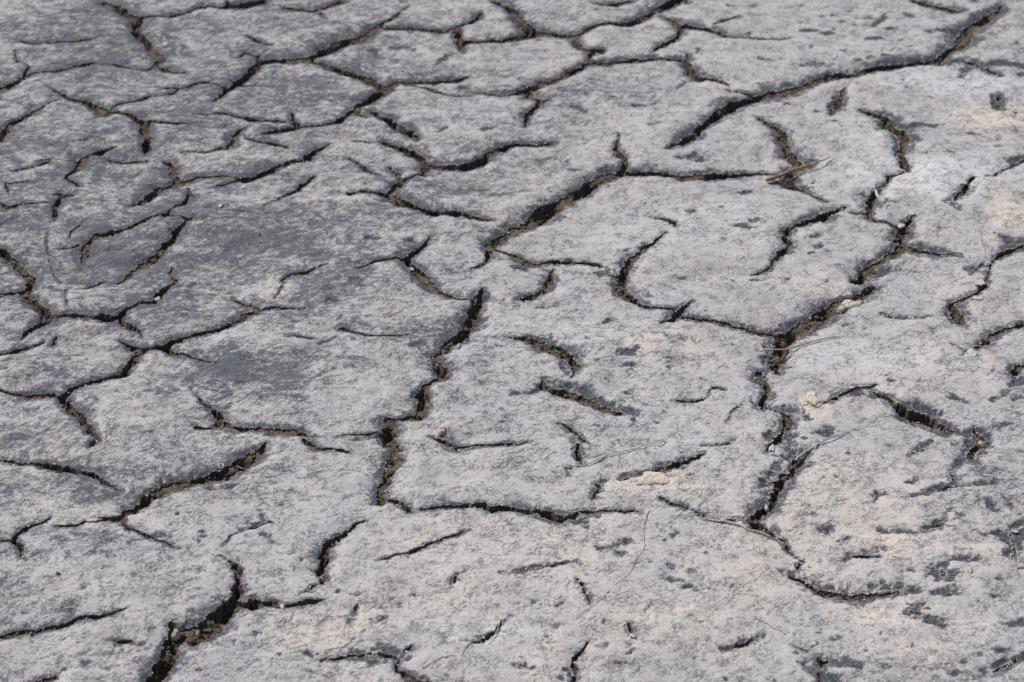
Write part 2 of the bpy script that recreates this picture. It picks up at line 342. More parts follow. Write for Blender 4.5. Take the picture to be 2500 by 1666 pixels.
d 90,2280,5.3 91,2244,7.0
d 100,2277,5.3
c 275,2259,1.2 263,2250,7.6 248,2241,7.9 235,2235,10.5 221,2226,11.7 210,2220,13.1 200,2214,7.8
d 191,2213,11.1 173,2207,12.6 161,2204,11.9 151,2195,7.2
h 187,2210,3.9 173,2205,3.9 161,2201,3.2 151,2195,2.1
c 116,2185,2.8 121,2179,4.6 121,2168,7.0 115,2157,5.2 110,2144,2.2
d 125,2191,8.4 135,2194,8.4
d 157,2525,5.4 168,2529,13.7 182,2531,16.2 191,2539,6.9 198,2547,5.4
d 174,2497,8.7 185,2497,6.9
d 267,2568,3.5 281,2571,6.4 290,2570,4.3
d 119,2575,4.2 130,2564,2.4
d 291,2460,4.6
d 347,2543,4.4 341,2557,3.5
d 344,2494,2.6
d 239,2490,3.7
d 185,2463,3.3
d 174,2424,4.6 182,2424,3.3
d 206,2382,2.5
d 253,2382,2.5
d 125,2320,4.4
d -16,2375,3.2
d -17,2340,3.6
d 156,2280,4.4
d 146,2272,3.5
d 174,2275,3.5
d 245,2515,2.3
d 81,2201,6.0
d 74,2219,4.1 81,2217,2.9
d 29,2188,3.1
d 296,2217,2.1
d 285,2331,3.6
d 239,2262,3.8
h 238,2395,1.9 253,2396,4.5 269,2398,4.5 284,2401,2.8 294,2413,1.6 297,2429,1.2 305,2436,3.3 320,2433,3.3
h 312,2339,1.0 320,2358,1.6 330,2374,2.3 340,2383,1.2
h 272,2277,1.2 286,2277,2.4 300,2278,2.3 313,2286,2.6
c 202,2145,1.5 212,2138,3.6 221,2131,4.2 233,2126,4.8 239,2122,5.2
c 253,2112,4.7 261,2104,4.8 267,2099,3.2 286,2094,2.2 305,2099,2.1 322,2103,1.3
c 503,3142,14.4 500,3114,13.4 508,3099,17.5 520,3080,12.4 531,3062,9.5 542,3043,7.9 556,3024,2.3
d 527,3099,13.9 536,3066,9.7
c 589,3004,2.5 574,2999,10.2 558,2993,15.9 546,2979,17.5 535,2966,19.9 522,2959,14.4 508,2948,13.1 493,2935,11.5 482,2926,7.7 472,2913,12.5 467,2891,12.4 468,2870,12.4 464,2849,10.4 450,2834,11.9 440,2816,9.1 431,2795,5.9 419,2779,6.7 407,2773,6.4 395,2768,2.9
c 683,3128,10.8 676,3114,6.9 663,3099,10.5 653,3076,14.6 639,3052,17.1 632,3024,14.9 627,3002,11.6 623,2979,8.4 622,2961,8.3 631,2952,7.7 646,2946,2.6
c 618,2981,6.3 601,2981,5.3 586,2980,2.2
c 697,2970,2.4 685,2950,11.8 673,2926,15.1 667,2904,17.5 662,2887,10.2 660,2870,13.3 652,2853,12.8 635,2837,12.9 620,2822,10.5 606,2812,12.8 594,2795,14.4 582,2775,16.9 571,2755,16.8 563,2751,10.4
c 643,2883,5.2 656,2879,10.8
c 668,2862,10.4 683,2853,14.7 698,2847,13.7 716,2843,12.0 733,2837,7.6 751,2830,3.4
c 589,2739,10.6 580,2719,15.0 565,2702,16.2 553,2698,11.0 539,2696,7.0 526,2688,12.0 513,2669,22.2 498,2658,24.0 484,2639,21.0 466,2624,20.4 448,2605,21.2 433,2591,23.4 423,2569,22.7 416,2544,20.9 412,2528,19.7
c 412,2532,19.1 409,2522,17.8 406,2508,17.7 405,2490,13.5 407,2473,5.0
c 378,2477,10.4 378,2460,10.9 382,2443,10.5 386,2426,10.1 380,2415,9.8 375,2403,9.2 371,2387,9.1 374,2377,10.1 381,2371,3.5
c 390,2371,4.8 399,2364,7.5 404,2348,10.4 402,2329,11.5 394,2311,11.3 385,2295,11.3 375,2283,6.5 367,2274,3.1 361,2259,1.4
c 407,2244,16.1 401,2229,11.2 391,2214,13.0 379,2200,14.2 372,2182,14.8 367,2168,11.8 363,2151,10.0 360,2140,11.3 349,2129,10.4 338,2116,9.9 330,2105,8.6
c 323,2093,6.5 330,2089,12.2 339,2088,6.5 348,2077,9.6 353,2064,4.9 364,2056,5.7 367,2045,5.6 369,2035,3.7 373,2024,1.9
c 385,2017,2.5 377,2006,4.4
c 366,1984,5.4 378,1976,6.6 388,1966,9.4 399,1959,9.9 413,1954,11.3 427,1950,11.3 442,1947,11.1 458,1949,8.2 471,1954,6.7 484,1952,6.8 495,1955,4.0 504,1961,6.0
d 471,1968,12.7 483,1966,15.2 498,1963,14.0 513,1956,17.5 526,1949,9.9
d 834,2896,13.4 843,2879,15.0
c 867,2866,12.4 849,2857,13.4 834,2847,10.6 819,2834,10.3 807,2816,4.1
d 830,2857,12.4
d 796,2791,9.4 781,2771,11.6
d 771,2791,11.1 758,2787,18.4
d 785,2759,8.0 777,2739,8.6 760,2715,6.4 741,2702,8.7
c 777,2741,4.4 768,2727,6.6
c 784,2803,2.4 767,2779,2.9 757,2769,1.3
c 707,2681,4.8 710,2665,12.0 713,2650,16.0 712,2631,11.9 715,2620,6.5
d 702,2662,11.7 697,2624,9.6
d 725,2662,10.7 737,2681,6.5
c 808,2618,10.6 790,2609,9.1 773,2600,11.6 757,2589,10.0 744,2573,12.1 733,2558,10.2 721,2546,5.2
d 684,2550,6.7 694,2541,4.7
d 692,2522,7.0 702,2532,9.3
d 589,2643,6.0 600,2637,7.6 615,2636,9.7 631,2637,11.8 651,2639,10.2 671,2643,7.7 690,2648,3.4
h 588,2648,1.3 596,2639,3.7 611,2635,3.8 630,2633,3.7 659,2639,2.9
c 782,2494,12.9 775,2487,11.5 763,2470,8.5 756,2453,4.0
d 754,2436,18.1 769,2446,23.3
d 738,2413,12.3 716,2396,7.3
d 767,2419,9.1
d 419,2948,7.4
d 392,2926,9.9 403,2917,7.9
d 513,2857,16.9 517,2857,14.7
d 515,2891,12.6 526,2898,7.2
d 593,2911,5.2
d 541,2793,7.1
d 513,2771,5.0
d 501,2828,5.1
d 650,2803,3.3
d 621,2755,3.2
d 532,2849,3.3
d 685,2887,3.7
d 529,2620,6.8
d 543,2609,3.1
d 558,2604,3.5
d 510,2604,4.2
d 416,2626,3.9
d 393,2631,5.2 403,2631,3.7
d 402,2751,6.0
d 450,2747,3.2
d 385,2663,3.5
d 681,2698,3.2
d 641,2696,2.8
d 412,3064,17.7 421,3066,11.1
d 661,2591,2.7 677,2594,2.1
c 460,2383,2.1 473,2393,4.5 485,2405,6.1 497,2413,5.4 511,2421,3.9 523,2428,4.4 536,2428,5.7 548,2433,2.9 559,2438,1.1
d 500,2429,7.6 519,2436,9.6 541,2438,5.9 560,2441,4.6 583,2443,6.6 598,2444,8.5 615,2441,4.8
d 489,2396,6.7 510,2410,10.4 528,2411,16.7 542,2406,16.6
c 542,2418,3.6 551,2408,7.3 562,2395,9.8 572,2380,12.7 583,2369,16.6 594,2361,22.3 606,2356,23.9 617,2348,19.6 627,2337,16.0 636,2328,14.7 645,2320,4.2
c 674,2329,2.3 674,2314,6.1 680,2301,11.3 678,2289,7.4 665,2277,9.6 656,2259,8.6 652,2247,8.0 655,2235,4.2
d 662,2307,15.6 657,2283,13.8
d 692,2298,10.3 686,2277,8.9 672,2262,12.1
d 680,2323,14.5 704,2329,11.1 722,2339,10.5
d 694,2272,7.9
d 564,2251,2.9 579,2268,6.5 594,2280,15.6 606,2292,6.5 622,2307,2.2
h 564,2251,1.3 581,2266,2.7 597,2278,2.8
d 436,2304,5.9 450,2307,13.5 460,2317,18.1 460,2301,9.9
c 498,2143,1.8 505,2154,3.0 505,2168,3.2
d 508,2162,17.3 518,2160,8.6
d 548,2187,5.6 562,2188,9.7 572,2191,3.2
c 616,2211,1.8 616,2197,3.9 615,2187,1.7
d 636,2238,11.6 625,2223,7.7
h 590,2165,1.8 598,2171,3.4 609,2175,3.6 628,2181,3.3 642,2179,1.7
d 554,2154,7.6 568,2160,11.4 590,2168,12.7 612,2177,11.8 634,2181,11.0 655,2184,13.6 676,2189,10.7
d 652,2140,5.5 657,2129,10.8 662,2123,9.3
d 666,2111,5.8
d 695,2145,3.7
d 686,2133,2.7
d 494,2463,3.8 499,2465,2.5
d 567,2456,2.5 577,2465,2.0
d 468,2439,3.3
d 418,2289,5.3
d 477,2253,2.4 486,2265,1.0
d 539,2277,2.8
d 448,2191,5.2 456,2191,3.5
d 457,2171,2.4
d 688,2364,2.5
d 655,2406,15.9 667,2396,12.4 676,2387,7.5
d 748,2400,9.4 759,2401,7.9
d 750,2361,4.5
d 432,2348,14.8 441,2342,5.9
d 410,2088,6.6 420,2082,8.0 426,2080,7.5
c 418,2082,2.2 427,2080,4.4
d 437,2057,2.5 441,2049,4.2
d 436,2006,4.0 442,2019,6.0 451,2030,8.3 464,2027,7.4 477,2027,7.4 489,2023,5.3
h 453,2030,3.2 464,2028,3.7 475,2026,3.2 491,2023,1.6
d 449,2061,4.9
d 462,2037,8.0 478,2035,7.8 498,2037,7.1
d 491,2074,5.5 500,2072,5.4 517,2072,9.3 530,2072,8.2 539,2066,5.3 549,2072,4.6
d 557,2080,7.5 569,2088,11.8 584,2099,10.2 594,2110,7.7
d 610,2107,5.8
h 556,2073,1.6 566,2082,4.6 583,2093,4.0
d 551,1994,12.7 563,1986,20.5 557,1971,10.9
d 569,2001,14.0 575,2009,9.9 590,2011,10.1 603,2011,8.8 615,2014,3.6
c 562,1996,1.8 564,1984,3.7
c 564,1946,3.1
d 546,1946,9.8 558,1946,19.3 573,1949,14.2
d 469,1987,5.6
d 507,1996,7.8 523,1994,5.2
d 527,1976,2.5
d 497,2004,2.9
d 635,2065,5.5 647,2068,7.7 660,2069,19.1 674,2064,26.0 689,2072,26.5
d 676,2088,8.9 691,2096,9.0
d 659,2027,14.5 674,2043,14.5
c 672,2077,1.4 671,2058,3.3 669,2045,3.0 669,2030,3.1 662,2017,3.2
d 506,1915,12.8 523,1922,14.0 535,1919,9.9
d 528,1898,14.3 539,1891,15.9 545,1881,8.3
c 509,1918,0.9 511,1911,3.8 520,1901,1.8
d 632,1881,12.7 646,1886,21.1
d 637,1874,6.1
d 282,1856,10.3 295,1863,13.0 309,1865,13.0 322,1872,4.1
c 275,1850,2.1 281,1852,5.4 291,1856,5.3 299,1859,3.4
h 350,1851,1.3 357,1844,2.2 364,1840,3.2 369,1837,1.5 382,1853,0.8
d 400,1861,7.7 405,1863,8.8 413,1865,3.3
d 441,1836,6.8
d 362,1815,12.5 375,1819,13.1 390,1819,18.3 406,1815,18.3 420,1812,15.9 430,1806,5.5
d 369,1801,12.8 383,1790,17.6 397,1786,15.6
d 372,1779,8.9
c 379,1826,3.6 382,1818,9.1 390,1821,4.5
c 375,1801,2.1 379,1792,4.9 375,1780,3.2
d 305,1828,4.2
d 296,1814,1.8 293,1804,2.2
d 464,1810,5.2 456,1804,3.8
d 497,1801,5.2
d 531,1799,4.0 536,1790,11.2 545,1790,6.6
d 578,1797,8.7 592,1808,11.7 608,1810,12.4 624,1817,11.5 635,1824,9.1
d 565,1786,7.4
c 589,1795,2.2 603,1804,3.6 617,1812,3.6 628,1820,2.1
d 602,1831,5.5 617,1833,5.5
d 578,1827,2.7
d -20,1983,2.0 -3,1986,7.4 13,1992,9.7 29,1999,9.9 45,2003,8.1 61,2004,7.1 77,2006,6.9 92,2014,2.4
h -3,1985,1.5 15,1991,2.4 37,2000,3.0 53,2004,2.5 86,2009,1.5
c 83,1973,0.9 91,1960,4.7 95,1946,4.0 97,1934,4.8 99,1919,1.6
d 99,1944,9.3 90,1949,9.3
d 114,2037,7.8 129,2036,5.0 144,2048,11.7 157,2053,9.9
d 144,2027,10.3 156,2024,4.6
d 135,1971,4.8 150,1981,2.6
d 85,2099,10.8 98,2096,17.2 104,2085,10.1
d 118,2101,5.0
d 56,1915,8.0 67,1919,2.3
d 83,1917,3.1
d 29,1928,4.7
d 57,1927,3.1
d 184,2010,3.5
d 204,2006,4.2 210,1999,11.6
d 218,2017,4.0
c 209,1999,2.2
d 259,2026,4.0
d 196,1976,7.3 207,1971,6.3 221,1972,6.2
d 220,1959,1.9 233,1962,7.5 242,1956,6.5
d 253,1956,7.1
h 245,1949,2.3 247,1945,1.6
d 168,1904,5.2 174,1898,4.8 176,1891,3.5
h 178,1922,0.7 170,1906,1.4
d 48,1872,6.2 57,1879,6.6 67,1881,6.6 73,1886,2.9
d 39,1858,8.5 52,1849,6.3
c 147,1881,2.5 148,1870,4.7 149,1864,3.2
c 152,1856,1.8
d 151,1886,6.2
d 146,1849,8.8 155,1844,4.7 148,1828,5.8 142,1821,3.7
c 96,1849,1.5 87,1837,4.4 77,1826,6.6 74,1812,7.5 77,1801,7.5 75,1788,6.8 72,1777,5.5
d 68,1799,7.5
d 83,1806,6.0
d 58,1784,6.0
d 105,1837,5.4 120,1843,3.0
d -13,1811,3.8
d 5,1806,6.7 17,1806,10.0 26,1804,4.4
d 41,1798,3.3
d 190,1795,3.1 185,1788,2.0
d 304,1829,4.2
d 248,1857,4.6
d 262,1842,11.9 279,1853,14.4 292,1858,12.7 311,1867,12.2 323,1877,4.8
d 215,2064,4.3 219,2074,3.1
d 206,2058,3.3
d 230,2085,4.1
d 293,1804,3.0
d 261,1786,4.5
d 222,1895,2.1 228,1899,3.0
c -197,2097,2.1 -209,2092,5.3 -218,2080,6.3 -227,2070,8.2 -239,2058,11.2 -248,2045,12.0 -250,2024,12.4 -250,2001,11.2 -248,1981,9.5 -246,1961,4.7
c -250,1960,2.3 -259,1954,3.3
d -259,1951,9.3 -269,1944,4.6
d -237,1973,9.5
d -259,1986,8.0
c -176,2011,1.5 -165,2017,4.6 -155,2018,4.0 -144,2024,3.9 -133,2031,4.3 -122,2039,4.8 -108,2048,5.4 -95,2054,4.5 -82,2062,4.3 -69,2073,3.8 -59,2080,1.2
d -79,1961,8.8 -74,1976,7.7 -64,1986,7.8 -55,1991,7.1
d -67,1971,6.4
h -76,1966,3.8 -72,1978,3.1
c -332,1929,13.4 -318,1929,11.8 -305,1924,9.7 -297,1918,6.1
c -289,1918,6.2 -275,1924,8.5 -262,1927,7.3 -251,1929,6.8 -242,1930,2.0
d -206,1939,6.1 -197,1941,6.1 -186,1939,5.2
d -224,1945,5.5
h -202,1904,2.0 -200,1915,3.7 -197,1923,1.4
d -206,1893,2.9 -198,1894,3.3
d -142,1922,8.1 -138,1924,4.6
d -172,1915,5.9 -162,1913,3.3
d -175,1891,3.3 -160,1893,2.4
d -121,1934,2.8
d -154,1934,1.9
d -61,1856,9.1 -48,1853,9.2 -35,1860,12.5 -23,1872,8.9 -13,1884,8.5 0,1903,3.7
d -49,1844,4.6
d -81,1844,2.7
c -51,1850,2.1 -39,1858,5.0 -25,1870,5.5 -14,1884,2.6 0,1901,1.0
c -236,1821,2.7 -218,1823,3.2 -204,1827,5.0 -189,1829,5.7 -171,1829,5.6 -151,1827,6.7 -141,1824,4.2 -142,1810,4.2 -142,1800,3.2 -133,1795,5.5 -121,1787,8.1 -109,1781,9.1 -101,1777,9.0
c -134,1835,2.8 -128,1841,6.0 -124,1845,2.0
d -199,1837,9.1 -182,1837,6.9 -167,1840,11.4 -151,1840,12.8 -132,1824,13.5
d -270,1832,3.2 -254,1831,5.5 -243,1826,5.2
d -173,1815,5.6 -158,1815,7.9
d -290,1827,3.8
d -318,1865,7.7
d -323,1821,5.3
d -249,1849,3.0
d -218,1989,3.5
d -215,2015,3.5
d -203,2030,3.6
d -154,2073,2.6
d -347,2129,4.2 -342,2115,4.3 -338,2104,6.9 -350,2093,13.6 -355,2099,8.3
d -337,2077,5.8 -323,2061,3.8 -316,2050,1.9
d -365,2085,4.9
h -324,2097,2.1 -338,2101,3.3 -356,2088,2.5 -368,2077,2.4 -379,2065,1.7 -385,2043,1.6 -393,2031,1.3
c -354,2289,2.5 -358,2275,11.4 -367,2262,16.4 -378,2250,18.5 -390,2238,20.1 -403,2226,20.5 -415,2217,19.8 -430,2208,17.2 -444,2201,17.1 -455,2194,14.3 -470,2188,15.9 -482,2182,17.9 -493,2171,17.6 -502,2158,14.7 -513,2143,13.2 -521,2130,11.8
c -521,2130,13.0 -529,2123,11.3 -529,2107,7.6 -527,2096,5.1 -517,2085,5.7 -504,2076,5.4 -491,2068,5.6 -477,2060,5.0 -461,2050,3.5 -443,2037,1.7
d -479,2074,11.3 -461,2064,6.7
c -533,2105,7.7 -547,2104,5.6 -560,2101,6.1 -570,2101,2.8 -580,2096,4.4 -591,2092,5.0 -603,2088,3.8 -619,2089,2.1
c -626,2108,1.3 -634,2099,4.2 -644,2092,4.3 -654,2084,7.1 -661,2073,6.8 -665,2061,7.4 -664,2052,6.7 -655,2045,5.9 -651,2032,4.8 -651,2024,4.0 -641,2014,1.4
c -669,2055,3.8 -678,2053,3.8 -686,2051,3.8
c -491,1918,1.4 -500,1911,3.3 -509,1906,4.9 -519,1903,6.9 -534,1899,7.8 -549,1897,7.8 -562,1892,7.3 -575,1887,7.8 -588,1884,7.8 -603,1881,8.4 -618,1880,9.2 -630,1875,8.5 -638,1871,8.4 -645,1867,8.4
c -387,2019,1.0 -374,2009,3.2 -365,1999,6.0 -359,1986,9.1 -356,1971,10.9 -356,1956,13.7 -355,1941,14.5 -354,1927,15.3 -354,1915,12.7
c -360,1924,23.5 -369,1915,22.8 -375,1900,23.3 -382,1888,28.3 -393,1874,30.7 -404,1870,24.4 -415,1867,23.0
c -432,1893,4.4 -426,1881,10.5 -424,1867,15.3 -426,1853,20.5 -427,1837,22.0 -429,1819,19.9 -434,1801,19.9 -439,1788,19.6 -444,1775,18.4
c -350,1924,9.8 -339,1925,13.5 -326,1928,15.9
d -506,1856,7.0 -496,1857,10.3 -479,1855,12.2 -463,1851,10.1 -454,1851,4.6
d -454,1874,4.6
d -543,1851,4.6
h -500,1857,3.1 -488,1855,5.8 -476,1857,4.7
h -588,1779,5.6 -579,1788,7.6 -568,1792,9.1 -560,1795,5.9
d -551,1804,4.5
d -527,1815,8.0 -520,1816,5.7
d -556,1956,6.1 -554,1966,2.6
d -537,1976,5.6
d -544,1999,2.5 -533,1999,6.3 -523,1998,3.5
d -469,1870,2.5
d -509,1840,2.4
d -498,1829,2.1
d -350,1851,6.1
d -324,1821,5.3
d -290,1827,3.0
d -418,2073,4.9
d -412,2062,11.1 -419,2056,6.1
d -442,2121,3.3
d -586,2022,3.6
d -544,2024,3.2
d -504,1929,4.7
c -769,2421,4.5 -752,2419,5.1 -739,2416,7.3 -725,2410,11.2 -711,2413,8.4 -696,2413,11.0 -682,2408,8.6 -672,2403,5.6
c -667,2396,10.8 -657,2380,10.2 -643,2364,12.4 -629,2345,12.6 -620,2329,11.0 -612,2314,9.3 -602,2298,8.1 -598,2286,7.1 -600,2277,5.9 -606,2269,2.1
c -729,2250,1.4 -711,2247,5.0 -692,2241,6.1 -676,2238,6.1 -663,2233,9.5 -647,2229,10.3 -628,2223,10.4 -609,2214,10.6 -593,2211,9.3 -582,2205,9.6 -571,2191,6.1 -557,2179,3.1 -541,2169,0.9
d -419,2177,14.5 -407,2179,7.2 -391,2185,5.8
d -553,2268,3.5
d -429,2419,6.4
d -461,2416,3.7
h 631,2952,6.1 645,2944,4.9 659,2930,4.9 666,2913,6.1
d 720,3151,14.4 704,3144,12.3 685,3139,18.1
h 720,3151,5.8 703,3143,5.2 687,3139,8.2
d 407,2473,13.7 395,2477,11.7 380,2478,11.7
h 381,2371,3.8 387,2371,4.5 392,2370,5.2
d 361,2259,6.0 378,2253,6.6 393,2247,7.8 405,2244,12.0
h 373,2024,2.4 379,2019,2.5 385,2015,3.0
d 377,2006,5.0 371,1994,5.0 366,1984,5.5
d 357,1996,6.3 359,1989,5.5
c 81,2107,5.5 88,2111,5.5
h 238,2122,3.6 245,2117,2.6 253,2112,4.2
d 645,2318,16.0 658,2314,18.4 674,2320,13.7
d 496,1959,9.9 505,1959,14.9
h -729,2251,1.3 -733,2253,1.6
d 674,3114,17.3 660,3109,13.0
d 662,3029,9.1 649,2997,6.8
d 644,2795,15.9 607,2791,18.4 598,2759,12.0
d 599,2727,16.1 602,2708,12.0 588,2696,11.4
d 528,2650,11.3 501,2628,12.6 484,2613,11.2 462,2594,13.0 442,2569,12.1
d 397,2562,9.9 398,2537,9.8
d 392,2529,9.4 388,2497,11.1
d 434,2564,7.7 424,2529,9.4 420,2497,9.3
d 357,2400,10.0 361,2380,8.0
d 362,2460,8.8 371,2473,11.0
d 394,2446,9.1 384,2380,10.7 414,2374,19.3 427,2364,12.1
d 383,2336,9.3 373,2311,11.1 363,2289,9.3
d 409,2307,8.9 398,2268,10.4 403,2253,10.5
d 379,2232,13.7 361,2202,15.0 347,2174,12.5
d 384,2174,10.1 378,2151,8.4
d 577,2348,17.4 595,2329,18.0 619,2314,18.2 630,2304,17.7
d 593,2387,16.4 615,2377,15.8 630,2361,14.7
h 807,2816,3.4 794,2791,3.3 782,2759,3.2 774,2737,4.1 760,2715,4.0 741,2701,4.6 722,2686,4.7 708,2677,6.0
d 543,1981,11.1 558,1996,13.0
d 578,1984,12.6 566,1971,12.6
d 367,1810,15.9 382,1806,15.8
d 675,2053,24.6 663,2058,16.4
c 915,3167,7.3 928,3179,7.2 952,3194,6.8"""
STROKES = []
for line in TRACE.strip().splitlines():
    f = line.split()
    STROKES.append((f[0], np.array([[float(v) for v in p.split(',')] for p in f[1:]]) / 1000.0))

# ------------------------------------------------------------------ numpy noise and field helpers
_TAB = rng.random((256, 256)).astype(np.float32)
def vnoise(x, y, size, seed=0):
    x = x / size + 17.31 * seed + 500; y = y / size + 7.77 * seed + 500
    xi = np.floor(x).astype(np.int32); yi = np.floor(y).astype(np.int32)
    fx = (x - xi).astype(np.float32); fy = (y - yi).astype(np.float32)
    fx = fx * fx * (3 - 2 * fx); fy = fy * fy * (3 - 2 * fy)
    a = _TAB[xi & 255, yi & 255]; b = _TAB[(xi + 1) & 255, yi & 255]
    c = _TAB[xi & 255, (yi + 1) & 255]; d = _TAB[(xi + 1) & 255, (yi + 1) & 255]
    return (a + (b - a) * fx) * (1 - fy) + (c + (d - c) * fx) * fy
def fbm(x, y, size, octv=3, seed=0, gain=0.5):
    s = 0; amp = 1; tot = 0
    for o in range(octv):
        s = s + amp * vnoise(x * math.cos(o) - y * math.sin(o), x * math.sin(o) + y * math.cos(o), size / (2.03 ** o), seed + 3 * o)
        tot += amp; amp *= gain
    return s / tot
def sstep(a, b, x):
    t = np.clip((x - a) / (b - a), 0, 1)
    return t * t * (3 - 2 * t)

X0, X1, Y0, Y1, RES = -2.3, 2.3, 1.15, 5.3, 0.002
NX, NY = int((X1 - X0) / RES), int((Y1 - Y0) / RES)
FIELD_S = np.full((NY, NX), 0.2, np.float32)      # distance to the nearest crack edge, negative inside
FIELD_W = np.full((NY, NX), 0.004, np.float32)    # width of that crack
FIELD_H = np.zeros((NY, NX), np.float32)          # 1 = shallow hairline
FIELD_D = np.full((NY, NX), 0.2, np.float32)      # distance to bare dark clay

def stamp(pts, kind):
    if len(pts) == 1:
        pts = np.vstack([pts, pts + [[0.0005, 0, 0]]])
    for (ax, ay, aw), (bx, by, bw) in zip(pts[:-1], pts[1:]):
        m = 0.10
        i0 = max(int((min(ax, bx) - m - X0) / RES), 0); i1 = min(int((max(ax, bx) + m - X0) / RES) + 1, NX)
        j0 = max(int((min(ay, by) - m - Y0) / RES), 0); j1 = min(int((max(ay, by) + m - Y0) / RES) + 1, NY)
        if i1 <= i0 or j1 <= j0:
            continue
        gx = X0 + (np.arange(i0, i1) + 0.5) * RES
        gy = (Y0 + (np.arange(j0, j1) + 0.5) * RES)[:, None]
        dx, dy = bx - ax, by - ay
        L2 = dx * dx + dy * dy + 1e-12
        t = np.clip(((gx - ax) * dx + (gy - ay) * dy) / L2, 0, 1)
        w = aw + (bw - aw) * t
        if kind != 'd':
            w = np.maximum(w * 1.15 + .0003, 0.0007 * (ay + 0.6))
        d = np.hypot(gx - ax - t * dx, gy - ay - t * dy) - w / 2
        sl = (slice(j0, j1), slice(i0, i1))
        if kind == 'd':
            FIELD_D[sl] = np.minimum(FIELD_D[sl], d)
        else:
            k = d < FIELD_S[sl]
            FIELD_S[sl][k] = d[k]; FIELD_W[sl][k] = w[k]; FIELD_H[sl][k] = 1.0 if kind == 'h' else 0.0

for kind, pts in STROKES:
    stamp(pts, kind)

# small pits where the crust has flaked away, thicker on the right and towards the camera
for _i in range(750):
    py = 1.3 + 3.7 * rng.random() ** 1.3; px = rng.uniform(-1, 1) * .29 * (py + 1.2)
    if rng.random() > .22 + .70 * float(sstep(-.3, .9, px / (.225 * (py + .98)) + .55 * (2.5 - py))): continue
    wd = .0016 + .0042 * rng.random() ** 2.2; an = rng.normal(.25, .5); ln = wd * rng.uniform(.3, 2.4)
    stamp(np.array([[px, py, wd], [px + ln * math.cos(an), py + ln * math.sin(an), wd * rng.uniform(.3, 1)]]), 'd')

# how far a point lies outside the photographed stretch of ground (0 inside)
SL = (1.11 - 0.62) / (3.96 - 1.78); XC = 0.62 / SL - 1.78
def outside(x, y):
    return np.maximum(np.maximum(np.abs(x) - SL * (y + XC) - 0.015, 1.755 - y), np.maximum(y - 4.0, 0))

# the mud flat goes on past the photographed stretch: more cracks of the same kind there
_gx = X0 + (np.arange(NX) + 0.5) * RES
_gy = (Y0 + (np.arange(NY) + 0.5) * RES)[:, None]
out_f = outside(_gx, _gy).astype(np.float32)
F1 = np.full((NY, NX), 9.0, np.float32); F2 = np.full((NY, NX), 9.0, np.float32)
step = 0.26
for jy in range(int((Y1 - Y0) / step) + 3):
    for jx in range(int((X1 - X0) / step) + 3):
        px = X0 + (jx - 1 + 0.5 * (jy % 2)) * step + rng.uniform(-.09, .09)
        py = Y0 + (jy - 1) * step + rng.uniform(-.09, .09)
        if outside(px, py) <= 0 and outside(px * 1.35, py + (0.3 if py > 3 else -0.3)) <= 0:
            continue
        r = 0.42
        i0 = max(int((px - r - X0) / RES), 0); i1 = min(int((px + r - X0) / RES), NX)
        j0 = max(int((py - r - Y0) / RES), 0); j1 = min(int((py + r - Y0) / RES), NY)
        if i1 <= i0 or j1 <= j0:
            continue
        d = np.hypot(_gx[i0:i1] - px, _gy[j0:j1] - py).astype(np.float32)
        a = F1[j0:j1, i0:i1]; b = F2[j0:j1, i0:i1]
        b[...] = np.minimum(b, np.maximum(a, d)); a[...] = np.minimum(a, d)
edge = (F2 - F1) / 2
OUTER = ((edge < .0035) & (out_f > .03))[::2, ::2]
wv = (0.020 * (fbm(_gx + 0 * _gy, _gy + 0 * _gx, 0.22, 2, 31) - 0.28)).astype(np.float32)
wv = np.minimum(wv, (out_f * 0.25))
sv = np.where((out_f > 0.002) & (wv > 0.0012), edge - wv / 2, 0.2)
k = sv < FIELD_S
FIELD_S[k] = sv[k]; FIELD_W[k] = np.maximum(wv[k], 0.003); FIELD_H[k] = 0
del F1, F2, edge, wv, sv, k, out_f

def samp(F, x, y):
    fx = np.clip((x - X0) / RES - 0.5, 0, NX - 1.001); fy = np.clip((y - Y0) / RES - 0.5, 0, NY - 1.001)
    i = fx.astype(np.int32); j = fy.astype(np.int32); fx = (fx - i).astype(np.float32); fy = (fy - j).astype(np.float32)
    return (F[j, i] * (1 - fx) + F[j, i + 1] * fx) * (1 - fy) + (F[j + 1, i] * (1 - fx) + F[j + 1, i + 1] * fx) * fy
def warp(x, y):
    amp = .35 + .95 * np.clip(samp(FIELD_W, x, y) / .014, 0, 1.2)
    a = 0.0050 * amp; b = 0.0040 * amp
    wx = x + a * (vnoise(x, y, .011, 1) - .5) + b * (vnoise(x, y, .0042, 2) - .5)
    wy = y + a * (vnoise(x, y, .011, 3) - .5) + b * (vnoise(x, y, .0042, 4) - .5)
    return wx, wy
def crack_s(x, y):
    wx, wy = warp(x, y)
    return samp(FIELD_S, wx, wy)

# ------------------------------------------------------------------ the ground grid
ys = [1.22]
while ys[-1] < 5.15:
    y = ys[-1]
    d = 0.00172 * (y / 1.78) ** 0.95
    e = max(1.74 - y, y - 4.02, 0)
    ys.append(y + d * (1 + 14 * e) if e > 0 else y + d)
ys = np.array(ys)
us = [0.0]
while us[-1] < 1.75:
    e = max(us[-1] - 1.03, 0)
    us.append(us[-1] + 0.0025 * (1 + 9 * e))
us = np.array(us); us = np.concatenate([-us[:0:-1], us])
NR, NC = len(ys), len(us)
GY = np.repeat(ys[:, None], NC, 1).astype(np.float64)
GX = us[None, :] * SL * (ys[:, None] + XC)
SP = np.minimum(np.gradient(GX, axis=1), np.gradient(GY, axis=0))
